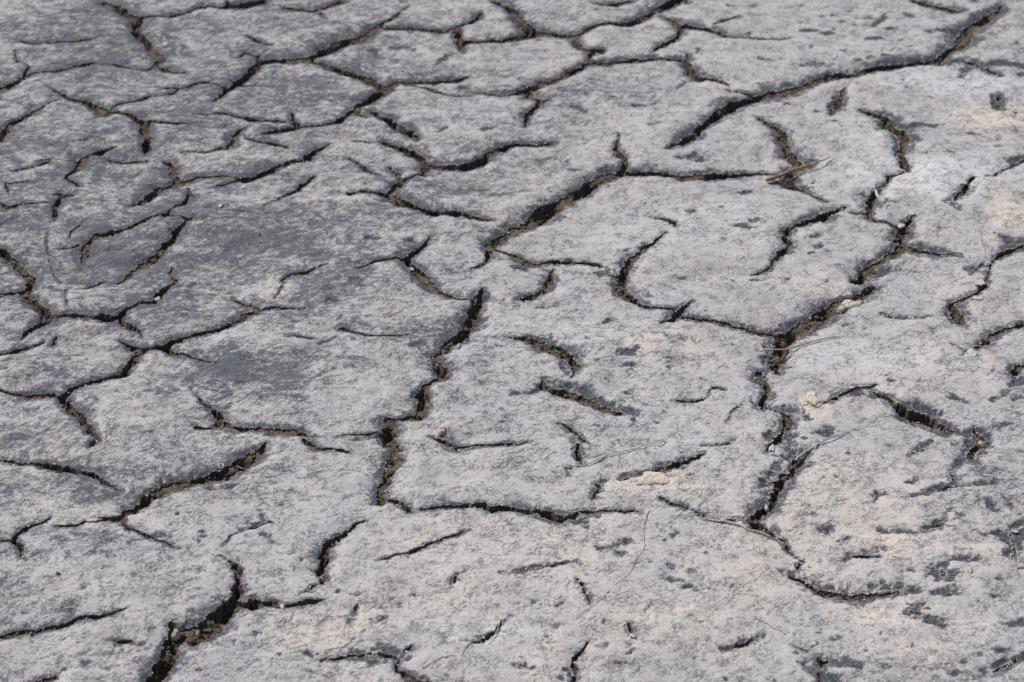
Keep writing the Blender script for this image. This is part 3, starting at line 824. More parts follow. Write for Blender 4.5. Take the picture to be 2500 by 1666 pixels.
# move grid points that lie next to a crack edge onto that edge
S = crack_s(GX, GY)
near = np.abs(S) < 0.75 * SP
nx_, ny_ = GX[near], GY[near]; s0 = S[near]; lim = 0.62 * SP[near]
ox, oy = nx_.copy(), ny_.copy()
for it in range(2):
    e = 0.0007
    sc = crack_s(nx_, ny_)
    gx = (crack_s(nx_ + e, ny_) - crack_s(nx_ - e, ny_)) / (2 * e); gy = (crack_s(nx_, ny_ + e) - crack_s(nx_, ny_ - e)) / (2 * e)
    g2 = np.maximum(gx * gx + gy * gy, 0.3)
    nx_ = nx_ - sc * gx / g2; ny_ = ny_ - sc * gy / g2
mv = np.hypot(nx_ - ox, ny_ - oy); kk = np.minimum(1, lim / np.maximum(mv, 1e-9))
GX[near] = ox + (nx_ - ox) * kk; GY[near] = oy + (ny_ - oy) * kk
WX, WY = warp(GX, GY)
S = samp(FIELD_S, WX, WY); W = samp(FIELD_W, WX, WY); HL = samp(FIELD_H, WX, WY)
OUT = outside(GX, GY)

# relief of the crust
fade = np.clip((1.75 - np.abs(us))[None, :] * 4, 0, 1) * np.clip((GY - 1.22) * 8, 0, 1) * np.clip((5.15 - GY) * 5, 0, 1)
und = 0.018 * (fbm(GX, GY, 0.17, 2, 11) - .5) + 0.0085 * (fbm(GX * .8, GY, 0.045, 2, 12) - .5)
fine = 0.0015 * (fbm(GX * .75 + .4 * GY, GY, 0.012, 3, 13, .6) - .5) + 0.0007 * (vnoise(GX, GY, .0035, 15) - .5)
pw = np.clip(W / 0.014, 0.15, 1.3)
lip = -0.0022 * pw * np.exp(-np.maximum(S, 0) / (0.003 + 0.15 * W)) - 0.0040 * pw * np.exp(-np.maximum(S, 0) / (0.009 + 0.6 * W)) + 0.0022 * pw * np.exp(-((S - .03) / .02) ** 2)
curl = 0.0026 * sstep(.5, .75, fbm(GX, GY, .03, 2, 19)) * np.exp(-np.maximum(S, 0) / .003)
bare = samp(FIELD_D, WX + .002 * (vnoise(GX, GY, .003, 8) - .5), WY)
pit = -0.0036 * sstep(0.004, -0.0060, bare + .012 * (fbm(GX * .8, GY, .008, 3, 66, .7) - .46)) - 0.0016 * sstep(0.72, 0.82, vnoise(GX, GY * 1.2, .007, 21)) * sstep(.5, .7, fbm(GX, GY, .1, 2, 22))
GZ = (und + fine + lip + curl + pit) * fade

# ------------------------------------------------------------------ salt cover and tint, from what the flat looks like in each place
P_ = math.radians(CAM_PITCH); TH = math.tan(math.radians(10)) * 1.5
def on_ground(u, v):
    """a point of the 2500 x 1666 survey photograph -> metres on the flat"""
    nx = (u - 1250) / 1250 * TH; ny = (833 - v) / 1250 * TH
    t = CAM_H / (math.sin(P_) - ny * math.cos(P_))
    return nx * t, (math.cos(P_) + ny * math.sin(P_)) * t
def patches(lst):
    out = np.zeros(GX.shape, np.float32)
    qx = GX + .05 * (fbm(GX, GY, .07, 3, 41) - .5); qy = GY + .08 * (fbm(GX, GY, .07, 3, 44) - .5)
    for u, v, ru, rv, amp in lst:
        cx, cy = on_ground(u, v)
        rx = abs(on_ground(u + ru, v)[0] - cx); ry = abs(on_ground(u, v - rv)[1] - on_ground(u, v + rv)[1]) / 2
        d2 = ((qx - cx) / rx) ** 2 + ((qy - cy) / ry) ** 2
        out += amp * np.exp(-d2 * d2 * .6)
    return out
SALT = [(300, 250, 760, 300, -.18), (150, 560, 330, 230, -.10), (250, 650, 420, 260, -.07), (900, 560, 360, 160, -.10), (1950, 700, 700, 420, .13), (1300, 1450, 900, 220, .10),
        (2100, 200, 350, 160, .10), (660, 893, 130, 52, -.42), (250, 1317, 105, 42, -.34), (190, 1185, 190, 42, -.2), (1490, 235, 150, 38, -.17),
        (520, 890, 110, 40, -.2), (1040, 460, 130, 40, -.14), (1170, 470, 80, 30, -.14), (820, 640, 110, 35, -.14), (700, 540, 160, 50, -.1),
        (480, 290, 170, 30, -.12), (330, 90, 220, 50, -.12), (130, 60, 160, 50, -.12), (850, 90, 120, 25, -.14), (620, 1000, 120, 40, -.05),
        (1450, 410, 130, 35, -.14), (1000, 790, 90, 30, -.12), (770, 725, 100, 35, -.12), (430, 1400, 80, 50, -.16), (90, 1070, 90, 40, -.16),
        (400, 960, 70, 30, -.15), (60, 1420, 60, 30, -.12), (120, 930, 90, 25, -.12), (1430, 590, 60, 22, -.12), (1090, 640, 120, 30, -.1),
        (2250, 425, 200, 50, .42), (2330, 200, 150, 36, .30), (2150, 900, 350, 120, .10), (1600, 1500, 600, 150, .10), (1230, 1535, 120, 26, .12), (1700, 620, 220, 90, .07), (1000, 1230, 300, 120, .06),
        (1450, 900, 120, 60, .05), (900, 470, 160, 25, .08), (820, 900, 130, 60, .06), (2420, 1250, 160, 160, -.10), (2350, 1150, 140, 60, -.08),
        (2430, 930, 90, 60, -.08), (2400, 1560, 140, 90, -.06), (470, 815, 90, 25, .08), (300, 980, 40, 50, .1), (690, 690, 45, 24, .25)]
CREAM = [(2430, 290, 105, 34, 1), (2470, 525, 55, 34, 1), (1620, 838, 100, 36, .75), (2030, 695, 85, 28, .7), (685, 690, 45, 24, .6), (780, 1530, 140, 62, .65),
         (1985, 985, 42, 26, 1), (1600, 1180, 95, 26, .8), (930, 1640, 160, 40, .35), (1500, 1255, 60, 24, .45), (2080, 1500, 90, 40, .35), (1620, 1550, 170, 60, .32),
         (1950, 1230, 260, 110, .34), (1500, 1420, 520, 170, .22), (2150, 1350, 300, 160, .2), (2250, 900, 200, 60, .30), (1050, 1330, 140, 50, .28), (1350, 1330, 200, 60, .25), (2400, 1360, 70, 25, .5), (2200, 1330, 100, 30, .35),
         (2120, 1510, 60, 22, .5), (1850, 1420, 150, 60, .3), (2330, 700, 60, 50, .35), (360, 1010, 60, 30, .2), (130, 1240, 120, 40, .28), (1740, 210, 30, 10, .5),
         (1480, 370, 45, 16, .3), (1520, 468, 50, 14, .35), (2100, 1180, 140, 90, .22), (1180, 1540, 120, 16, .4), (2350, 1500, 60, 30, .3), (720, 1390, 50, 30, .2)]
PALE = [(2250, 425, 200, 50, 1), (2330, 200, 150, 34, .8), (1230, 1535, 130, 24, .7), (2130, 330, 60, 30, .5), (1330, 800, 150, 50, .4), (1560, 590, 90, 50, .3),
        (2100, 870, 160, 40, .45), (1760, 540, 120, 60, .3), (900, 480, 120, 16, .4), (1420, 1130, 120, 30, .4), (1650, 1060, 120, 40, .3), (1430, 240, 60, 20, .2)]
pale = np.clip(patches(PALE) * (.7 + .7 * fbm(GX, GY, .03, 3, 58)), 0, 1)
salt = 0.66 + .85 * patches(SALT) + 0.30 * (fbm(GX * .7, GY, .16, 3, 51) - .5) + (.28 + .24 * sstep(.6, -.6, GX + .12 * (2.4 - GY))) * (fbm(GX * .6 + GY * .35, GY, .045, 4, 54, .62) - .5) - .085 * sstep(.25, -.55, GX + .22 * (2.5 - GY))
cream = np.clip(patches(CREAM), 0, 1.2) + .35 * sstep(.62, .8, fbm(GX, GY, .12, 3, 57)) * sstep(-.3, .6, GX * .8 - (GY - 2.3))
# the crust is missing along crack edges and where bare clay shows
hw = (.62 + .45 * sstep(-.5, .7, GX + .15 * (2.6 - GY))) * (0.0038 + 0.72 * W) * (0.35 + 1.45 * fbm(GX, GY, .028, 3, 61)) * np.where(HL > .5, .75, 1.0)
right = sstep(-.5, .7, GX + .15 * (2.6 - GY))
dark = (0.73 + .30 * right) * np.clip(1.12 - np.maximum(S, 0) / hw, 0, 1) * (0.55 + .9 * (fbm(GX, GY, .018, 2, 64) - .2))
dark = np.maximum(dark, .84 * sstep(.0056, -.0050, bare - .0045 * sstep(2.3, 3.5, GY) + .017 * (fbm(GX * .8, GY, .008, 3, 66, .7) - .46)) * (.7 + .5 * fbm(GX, GY, .004, 1, 67)))
rim = sstep(.0040, .0006, np.maximum(S, 0)) * sstep(.36, .58, fbm(GX, GY, .009, 2, 68)) * (.45 + .55 * right)

# ------------------------------------------------------------------ materials
def new_mat(name):
    m = bpy.data.materials.new(name); m.use_nodes = True
    n, l = m.node_tree.nodes, m.node_tree.links
    n.clear()
    o = n.new('ShaderNodeOutputMaterial'); b = n.new('ShaderNodeBsdfPrincipled')
    l.new(b.outputs[0], o.inputs[0])
    return m, n, l, b
class G:
    """small helper to write node maths"""
    def __init__(s, n, l): s.n, s.l = n, l
    def put(s, sock, v):
        if isinstance(v, (int, float)): sock.default_value = v
        elif isinstance(v, tuple): sock.default_value = v
        else: s.l.new(v, sock)
    def m(s, op, a, b=0.0, clamp=False):
        k = s.n.new('ShaderNodeMath'); k.operation = op; k.use_clamp = clamp
        s.put(k.inputs[0], a); s.put(k.inputs[1], b); return k.outputs[0]
    def mad(s, a, b, c):
        k = s.n.new('ShaderNodeMath'); k.operation = 'MULTIPLY_ADD'
        s.put(k.inputs[0], a); s.put(k.inputs[1], b); s.put(k.inputs[2], c); return k.outputs[0]
    def ss(s, x, a, b, lo=0.0, hi=1.0):
        k = s.n.new('ShaderNodeMapRange'); k.interpolation_type = 'SMOOTHSTEP'
        s.put(k.inputs[0], x); k.inputs[1].default_value = a; k.inputs[2].default_value = b
        k.inputs[3].default_value = lo; k.inputs[4].default_value = hi; return k.outputs[0]
    def noise(s, vec, scale, detail=2.0, rough=.5, dist=0.0):
        k = s.n.new('ShaderNodeTexNoise'); s.l.new(vec, k.inputs['Vector'])
        k.inputs['Scale'].default_value = scale; k.inputs['Detail'].default_value = detail
        k.inputs['Roughness'].default_value = rough; k.inputs['Distortion'].default_value = dist
        return k.outputs[0]
    def mapping(s, vec, scale=(1, 1, 1), rot=(0, 0, 0)):
        if rot != (0, 0, 0):
            k = s.n.new('ShaderNodeMapping'); s.l.new(vec, k.inputs[0]); k.inputs['Rotation'].default_value = rot; vec = k.outputs[0]
        k = s.n.new('ShaderNodeMapping'); s.l.new(vec, k.inputs[0])
        k.inputs['Scale'].default_value = scale; return k.outputs[0]
    def mix(s, f, a, b):
        k = s.n.new('ShaderNodeMix'); k.data_type = 'RGBA'
        s.put(k.inputs[0], f)
        for q, v in ((6, a), (7, b)):
            if isinstance(v, tuple): k.inputs[q].default_value = (*v, 1)
            else: s.l.new(v, k.inputs[q])
        return k.outputs[2]
    def attr(s, name):
        k = s.n.new('ShaderNodeAttribute'); k.attribute_name = name; return k.outputs['Fac']
    def pos(s):
        return s.n.new('ShaderNodeNewGeometry').outputs['Position']
    def bump(s, h, dist, strength=1.0, normal=None):
        k = s.n.new('ShaderNodeBump'); k.inputs['Strength'].default_value = strength; k.inputs['Distance'].default_value = dist
        s.l.new(h, k.inputs['Height'])
        if normal: s.l.new(normal, k.inputs['Normal'])
        return k.outputs[0]

CLAY_DARK = (0.080, 0.089, 0.115)
SALT_GREY = (0.43, 0.425, 0.425)
def crust_material(name, far=False):
    m, n, l, b = new_mat(name); g = G(n, l); p = g.pos()
    grain = g.noise(p, 520, 2, .7)
    ps = g.mapping(p, (.66, 1.1, 1), (0, 0, math.radians(-36)))
    ps2 = g.mapping(p, (.74, 1.05, 1), (0, 0, math.radians(-10)))
    grain2 = g.noise(p, 260, 3, .65)
    mid = g.noise(ps, 105, 5, .72, .9)
    swirl = g.noise(ps2, 24, 7, .68, 2.6)
    big = g.noise(p, 7, 4, .55)
    if far:
        salt_a, dark_a, cream_a, rim_a = g.mad(big, .5, .36), 0.0, g.ss(big, .55, .75, 0, .4), 0.0
        v = n.new('ShaderNodeTexVoronoi'); v.feature = 'DISTANCE_TO_EDGE'; v.inputs['Scale'].default_value = 3.6
        wv_ = n.new('ShaderNodeVectorMath'); wv_.operation = 'ADD'
        nz = n.new('ShaderNodeTexNoise'); nz.inputs['Scale'].default_value = 9; l.new(p, nz.inputs['Vector'])
        sc_ = n.new('ShaderNodeVectorMath'); sc_.operation = 'SCALE'; sc_.inputs['Scale'].default_value = .12
        l.new(nz.outputs['Color'], sc_.inputs[0]); l.new(p, wv_.inputs[0]); l.new(sc_.outputs[0], wv_.inputs[1]); l.new(wv_.outputs[0], v.inputs['Vector'])
        dark_a = g.ss(v.outputs['Distance'], .03, .012)
    else:
        salt_a, dark_a, cream_a, rim_a = g.attr('salt'), g.attr('dark'), g.attr('cream'), g.attr('rim')
    swirl2 = g.noise(ps, 58, 6, .66, 1.8)
    c = g.mad(swirl, 1.45, salt_a)
    c = g.mad(swirl2, 1.00, c)
    c = g.mad(mid, .70, c)
    c = g.mad(grain2, .45, c)
    c = g.mad(grain, .35, c)
    c = g.m('SUBTRACT', c, (1.45 + 1.00 + .70 + .45 + .35) / 2)
    c = g.m('SUBTRACT', c, g.m('MULTIPLY', dark_a, .74))
    fac = g.ss(c, .18, .66)
    hf = g.m('SUBTRACT', g.mad(grain2, .62, g.mad(grain, .75, g.m('MULTIPLY', mid, .35))), (.62 + .75 + .35) / 2)
    hf = g.m('MULTIPLY', hf, .72)
    fac = g.m('ADD', fac, hf, True)
    fac = g.m('MAXIMUM', fac, g.m('MULTIPLY', g.m('MULTIPLY', g.ss(grain, .55, .64), g.ss(grain2, .44, .56)), g.ss(dark_a, .1, .5, 0, .62) if not far else 0.0))
    wisp = g.m('ABSOLUTE', g.mad(g.noise(ps, 75, 4, .7, 1.2), 2.0, -1.0))
    wisp = g.m('MULTIPLY', g.ss(wisp, .045, .008), g.ss(g.noise(p, 34, 3, .6), .44, .60))
    fac = g.m('MULTIPLY', fac, g.m('SUBTRACT', 1.0, g.m('MULTIPLY', wisp, .70)))
    speck = g.ss(g.noise(g.mapping(p, (.6, 1, 1)), 150, 4, .72), .59, .66)
    fac = g.m('MULTIPLY', fac, g.m('SUBTRACT', 1.0, g.m('MULTIPLY', speck, .65)))
    fac = g.m('MAXIMUM', fac, g.m('MULTIPLY', rim_a, g.ss(grain, .40, .56, .15, 1.0)))
    warm = g.ss(big, .35, .65)
    salt_c = g.mix(warm, (.462, .455, .463), (.492, .470, .459))
    salt_c = g.mix(g.ss(g.noise(p, 15, 5, .65, 1.0), .50, .66, 0, .75), salt_c, (.385, .364, .348))
    salt_c = g.mix(g.m('MULTIPLY', g.m('MULTIPLY', cream_a, g.ss(swirl, .34, .58, .25, 1.0)), g.ss(c, .25, .7), True), salt_c, (.66, .58, .505))
    if not far: salt_c = g.mix(g.m('MULTIPLY', g.attr('pale'), 1.0, True), salt_c, (.60, .595, .60))
    clay_c = g.mix(g.ss(swirl, .4, .6), CLAY_DARK, (.112, .113, .120))
    clay_c = g.mix(g.ss(mid, .3, .75, 0, .7), clay_c, (.145, .153, .180))
    clay_c = g.mix(g.ss(dark_a, .25, .95, 0, .85), clay_c, (.052, .057, .072)) if not far else clay_c
    col = g.mix(fac, clay_c, salt_c)
    tiny = g.ss(grain, .28, .72, .90, 1.09)
    hs = n.new('ShaderNodeHueSaturation'); l.new(col, hs.inputs['Color']); l.new(tiny, hs.inputs['Value'])
    l.new(hs.outputs[0], b.inputs['Base Color'])
    b.inputs['Roughness'].default_value = .82
    b.inputs['Specular IOR Level'].default_value = .28
    soft = g.noise(p, 42, 3, .5)
    soft2 = g.noise(p, 170, 2, .5)
    h = g.mad(grain, .22, g.mad(soft2, .55, g.mad(soft, 2.2, g.mad(fac, .42, g.m('MULTIPLY', wisp, -.5)))))
    l.new(g.bump(h, .0013, .9), b.inputs['Normal'])
    return m
def brown_material(name):
    m, n, l, b = new_mat(name); g = G(n, l); p = g.pos()
    a1 = g.noise(p, 60, 5, .62); a2 = g.noise(p, 330, 3, .6); a3 = g.noise(p, 9, 3, .5)
    c = g.mix(g.ss(a1, .3, .7), (.080, .060, .046), (.175, .134, .100))
    c = g.mix(g.ss(a2, .5, .75, 0, .75), c, (.23, .185, .14))
    c = g.mix(g.ss(a3, .5, .7, 0, .6), c, (.105, .094, .078))
    z = n.new('ShaderNodeSeparateXYZ'); l.new(p, z.inputs[0])
    gr = g.m('MULTIPLY', g.ss(z.outputs[2], -.006, -.0005), g.ss(a2, .48, .62, 0, .75))
    c = g.mix(gr, c, (.30, .295, .30))
    l.new(c, b.inputs['Base Color'])
    b.inputs['Roughness'].default_value = .9
    b.inputs['Specular IOR Level'].default_value = .2
    l.new(g.bump(g.mad(a2, .45, a1), .005, 1.0), b.inputs['Normal'])
    return m
def plain_material(name, c1, c2, scale=90, stretch=(1, 1, 1), rough=.8, bd=.0008):
    m, n, l, b = new_mat(name); g = G(n, l)
    p = n.new('ShaderNodeTexCoord').outputs['Object']
    a = g.noise(g.mapping(p, stretch), scale, 4, .6)
    f = g.noise(p, 700, 2, .6)
    col = g.mix(g.ss(g.mad(f, .35, g.m('MULTIPLY', a, .8)), .38, .76), c1, c2)
    l.new(col, b.inputs['Base Color'])
    b.inputs['Roughness'].default_value = rough; b.inputs['Specular IOR Level'].default_value = .3
    l.new(g.bump(g.mad(f, .4, a), bd, 1.0), b.inputs['Normal'])
    return m
M_CRUST = crust_material('salt_crust_over_grey_clay')
M_FAR = crust_material('salt_crust_far', True)
M_BROWN = brown_material('brown_subsoil')
M_TWIG = plain_material('reddish_wood', (.23, .11, .062), (.45, .27, .18), 60, (1, 8, 8))
M_STRAW = plain_material('pale_straw', (.40, .34, .27), (.62, .56, .48), 80, (1, 6, 6))
M_ROOT = plain_material('brown_root', (.24, .20, .17), (.44, .39, .34), 90, (1, 5, 5))
M_PINK = plain_material('pinkish_stem', (.40, .27, .22), (.55, .43, .37), 90, (1, 5, 5))
M_SALT = plain_material('cream_salt_crumbs', (.50, .42, .34), (.74, .66, .56), 120, bd=.003)
M_WHITE = plain_material('white_salt_flake', (.42, .415, .40), (.60, .59, .57), 140, bd=.0015)
M_GRAIN = plain_material('grey_salt_grains', (.34, .34, .345), (.58, .57, .565), 140)
M_CHIP = plain_material('brown_bark_chip', (.16, .08, .05), (.36, .22, .15), 90)

# ------------------------------------------------------------------ objects
def new_mesh(name, verts, faces, mats, mat_idx=None, attrs=None, smooth=None):
    """verts (n,3), faces (m,4) or (m,3) arrays"""
    me = bpy.data.meshes.new(name)
    faces = np.asarray(faces); k = faces.shape[1]
    me.vertices.add(len(verts)); me.vertices.foreach_set('co', np.ascontiguousarray(verts, np.float32).ravel())
    me.loops.add(faces.size); me.loops.foreach_set('vertex_index', np.ascontiguousarray(faces, np.int32).ravel())
    me.polygons.add(len(faces)); me.polygons.foreach_set('loop_start', np.arange(0, faces.size, k, dtype=np.int32))
    for m in mats: me.materials.append(m)
    if mat_idx is not None: me.polygons.foreach_set('material_index', np.ascontiguousarray(mat_idx, np.int32))
    me.polygons.foreach_set('use_smooth', np.ones(len(faces), bool) if smooth is None else smooth)
    for nm, a in (attrs or {}).items():
        at = me.attributes.new(nm, 'FLOAT', 'POINT'); at.data.foreach_set('value', np.ascontiguousarray(a, np.float32))
    me.update(calc_edges=True)
    return me
def obj(name, me, parent=None):
    o = bpy.data.objects.new(name, me); COL.objects.link(o); o.parent = parent
    return o
def tag(o, label=None, cat=None, group=None, kind=None):
    if label: o['label'] = label
    if cat: o['category'] = cat
    if group: o['group'] = group
    if kind: o['kind'] = kind
    return o

# ---- cells: plate or crack
idx = np.arange(NR * NC).reshape(NR, NC)
Q = np.stack([idx[:-1, :-1], idx[:-1, 1:], idx[1:, 1:], idx[1:, :-1]], -1).reshape(-1, 4)
fx, fy, fz, fs = GX.ravel(), GY.ravel(), GZ.ravel(), S.ravel()
cs = fs[Q].mean(1)
is_plate = cs > 0

# ---- crack floor
def floor_z(x, y, s, w, hl):
    deep = np.where(hl > .5, .0035 + .5 * w, np.clip(.003 + .90 * w, .004, .029))
    prof = .50 + .50 * np.clip(-s / (.5 * w + 1e-4), 0, 1)
    dig = .30 + 1.25 * sstep(.25, .75, fbm(x, y, .034, 3, 71))
    rub = .0062 * np.clip(w / .012, .15, 1.3) * (fbm(x, y, .0085, 3, 73, .6) - .5) * 2
    return -deep * prof * dig + rub - .0015
wide = sstep(.0035, .0, S)
FZ = floor_z(GX, GY, S, W, HL).ravel()
fcell = cs < .0045
fq = Q[fcell]
uv, inv = np.unique(fq, return_inverse=True)
fv = np.stack([fx[uv], fy[uv], np.minimum(FZ[uv], fz[uv] - .003)], 1)
ff = inv.reshape(-1, 4)
# the plain mud flat beyond the surveyed stretch, out to the horizon
R_ = 220.0
yb, yt = ys[0], ys[-1]
cor = np.array([[us[0] * SL * (yb + XC), yb], [us[-1] * SL * (yb + XC), yb], [us[-1] * SL * (yt + XC), yt], [us[0] * SL * (yt + XC), yt]])
big = np.array([[-R_, -R_], [R_, -R_], [R_, R_], [-R_, R_]])
ov = np.concatenate([np.c_[cor, np.zeros(4)], np.c_[big, np.zeros(4)]])
of = np.array([[4, 5, 1, 0], [5, 6, 2, 1], [6, 7, 3, 2], [7, 4, 0, 3]]) + len(fv)
gm = new_mesh('ground', np.concatenate([fv, ov]), np.concatenate([ff, of]), [M_BROWN, M_FAR],
              np.r_[np.zeros(len(ff), int), np.ones(4, int)])
ground = tag(obj('ground', gm), 'brown subsoil showing in the cracks of the grey salt-crusted mud flat', 'ground', kind='structure')

# ---- which plate a cell belongs to: cracks and the short gaps between their tips divide the crust
LR = .004
LX, LY = min(int((X1 - X0) / LR), NX // 2), min(int((Y1 - Y0) / LR), NY // 2)
lx = X0 + (np.arange(LX) + .5) * LR; ly = (Y0 + (np.arange(LY) + .5) * LR)[:, None]
ls = samp(FIELD_S, lx + 0 * ly, ly + 0 * lx)
barrier = ls < .0012
def draw(ax, ay, bx, by):
    k_ = int(math.hypot(bx - ax, by - ay) / (LR * .5)) + 2
    for t in np.linspace(0, 1, k_):
        i = int((ax + (bx - ax) * t - X0) / LR); j = int((ay + (by - ay) * t - Y0) / LR)
        if 0 <= i < LX - 1 and 0 <= j < LY - 1: barrier[j:j + 2, i:i + 2] = True
barrier |= OUTER[:LY, :LX]
cr = [p for k_, p in STROKES if k_ in 'ch' and len(p) > 1]
for p in cr:                                                # cracks that run out of the surveyed stretch go on to the next ones
    for tip, prev in ((p[0, :2], p[1, :2]), (p[-1, :2], p[-2, :2])):
        if outside(tip[0] * 1.04, tip[1] + (.035 if tip[1] > 2.7 else -.035)) > 0:
            h = tip - prev; h = h / (np.hypot(*h) + 1e-9)
            if outside(*(tip + h * .1)) > outside(*tip) - .02: draw(*tip, *(tip + h * .38))
for _, p in STROKES:
    if _ in 'ch' and len(p) > 1:
        for a in range(len(p) - 1): draw(p[a, 0], p[a, 1], p[a + 1, 0], p[a + 1, 1])
allp = [(ci, q) for ci, p in enumerate(cr) for a in range(len(p) - 1) for q in (p[a, :2] + (p[a + 1, :2] - p[a, :2]) * t for t in (0, .33, .66, 1))]
api = np.array([a for a, _ in allp]); apq = np.array([q for _, q in allp])
for ci, p in enumerate(cr):
    if np.hypot(*(p[-1, :2] - p[0, :2])) < .05: continue
    for tip, prev in ((p[0, :2], p[1, :2]), (p[-1, :2], p[-2, :2])):
        d = apq - tip; dist = np.hypot(d[:, 0], d[:, 1]); h = (tip - prev) / (np.hypot(*(tip - prev)) + 1e-9)
        if (dist[api != ci] < .012).any(): 
            q = apq[api != ci][np.argmin(dist[api != ci])]; draw(*tip, *q); continue
        cosv = (d @ h) / (dist + 1e-9)
        ok = (api != ci) & (cosv > .5) & (dist < .15)
        if ok.any():
            kq = np.where(ok)[0][np.argmin(dist[ok] * (1.6 - .6 * cosv[ok]))]; draw(*tip, *apq[kq])
lab = np.zeros((LY, LX), np.int32); nl = 0
free = ~barrier
flat_free = free.ravel(); fl = lab.ravel()
for seed in range(0, LX * LY, 7):
    if flat_free[seed] and fl[seed] == 0:
        nl += 1; st = [seed]; fl[seed] = nl
        while st:
            c_ = st.pop(); i = c_ % LX
            for d_ in ((-1 if i > 0 else 0), (1 if i < LX - 1 else 0), -LX, LX):
                e_ = c_ + d_
                if 0 <= e_ < LX * LY and flat_free[e_] and fl[e_] == 0:
                    fl[e_] = nl; st.append(e_)
cnt = np.bincount(fl, minlength=nl + 1)
small = cnt < int(.0025 / LR ** 2)
small[0] = False
fl[small[fl]] = 0
for it in range(160):
    z0 = lab == 0
    if not z0.any(): break
    for ax_, sh in ((0, 1), (0, -1), (1, 1), (1, -1)):
        r_ = np.roll(lab, sh, ax_); k_ = (lab == 0) & (r_ > 0); lab[k_] = r_[k_]
ccx = fx[Q].mean(1); ccy = fy[Q].mean(1)
wcx, wcy = warp(ccx, ccy)
cell_lab = lab[np.clip(((wcy - Y0) / LR).astype(int), 0, LY - 1), np.clip(((wcx - X0) / LR).astype(int), 0, LX - 1)]

# ---- wall strips below every plate edge
NQR, NQC = NR - 1, NC - 1
ip = is_plate.reshape(NQR, NQC); il = cell_lab.reshape(NQR, NQC)
E_a, E_b, E_l = [], [], []
def edges(mask, a, b, l_):
    E_a.append(a[mask]); E_b.append(b[mask]); E_l.append(l_[mask])
c00, c10, c11, c01 = idx[:-1, :-1], idx[:-1, 1:], idx[1:, 1:], idx[1:, :-1]
edges(ip[:-1] & ~ip[1:], c11[:-1], c01[:-1], il[:-1])     # crack on the far side
edges(ip[1:] & ~ip[:-1], c00[1:], c10[1:], il[1:])        # crack on the near side
edges(ip[:, :-1] & ~ip[:, 1:], c10[:, :-1], c11[:, :-1], il[:, :-1])
edges(ip[:, 1:] & ~ip[:, :-1], c01[:, 1:], c00[:, 1:], il[:, 1:])
E_a, E_b, E_l = np.concatenate(E_a), np.concatenate(E_b), np.concatenate(E_l)
bv = np.unique(np.r_[E_a, E_b])
bx_, by_, bz_, bw_ = fx[bv], fy[bv], fz[bv], W.ravel()[bv]
e = .0009
ggx = crack_s(bx_ + e, by_) - crack_s(bx_ - e, by_); ggy = crack_s(bx_, by_ + e) - crack_s(bx_, by_ - e)
gl = np.hypot(ggx, ggy) + 1e-9; ggx /= gl; ggy /= gl
LEV = np.array([0, .0012, .0045, .011, .020, .040])
ring = np.zeros((len(LEV), len(bv), 3))
for q, dz in enumerate(LEV):
    inn = 0 if q == 0 else (.22 * dz + np.clip(bw_ / .012, .1, 1.2) * .0052 * (fbm(bx_ + dz * 1.3, by_ + dz * 2.1, .008, 2, 80 + q // 2) - .42))
    inn = np.minimum(inn, .40 * bw_)
    ring[q] = np.c_[bx_ - ggx * inn, by_ - ggy * inn, bz_ - dz]

# ---- the plates
names = [l_ for l_ in np.unique(cell_lab) if l_ > 0]
A = {'salt': salt.ravel(), 'dark': dark.ravel(), 'cream': cream.ravel(), 'rim': rim.ravel(), 'pale': pale.ravel()}
NL = len(LEV)
for l_ in names:
    qs = Q[is_plate & (cell_lab == l_)]
    if len(qs) < 50: continue
    u1, inv = np.unique(qs, return_inverse=True)
    v1 = np.c_[fx[u1], fy[u1], fz[u1]]; f1 = inv.reshape(-1, 4)
    at = {k_: a[u1] for k_, a in A.items()}
    em = E_l == l_
    if em.any():
        ea, eb = np.searchsorted(bv, E_a[em]), np.searchsorted(bv, E_b[em])
        u2, inv2 = np.unique(np.r_[ea, eb], return_inverse=True)
        k2 = len(u2); ia, ib = inv2[:len(ea)], inv2[len(ea):]
        v2 = ring[:, u2].reshape(-1, 3)
        f2 = np.concatenate([np.c_[ia + q * k2, ib + q * k2, ib + (q + 1) * k2, ia + (q + 1) * k2][:, ::-1] for q in range(NL - 1)]) + len(v1)
        mi = np.r_[np.zeros(len(f1), int), np.ones(len(f2), int)]
        at = {k_: np.r_[a, np.zeros(len(v2))] for k_, a in at.items()}
        v1 = np.concatenate([v1, v2]); f1 = np.concatenate([f1, f2])
    else:
        mi = np.zeros(len(f1), int)
    obj('mud_plate', new_mesh('mud_plate', v1, f1, [M_CRUST, M_BROWN], mi, at), ground)

def zat(x, y):
    j = int(np.clip(np.searchsorted(ys, y), 0, NR - 1)); i = int(np.clip(np.searchsorted(us, x / (SL * (y + XC))), 0, NC - 1))
    return float(max(GZ[j, i], -.004))

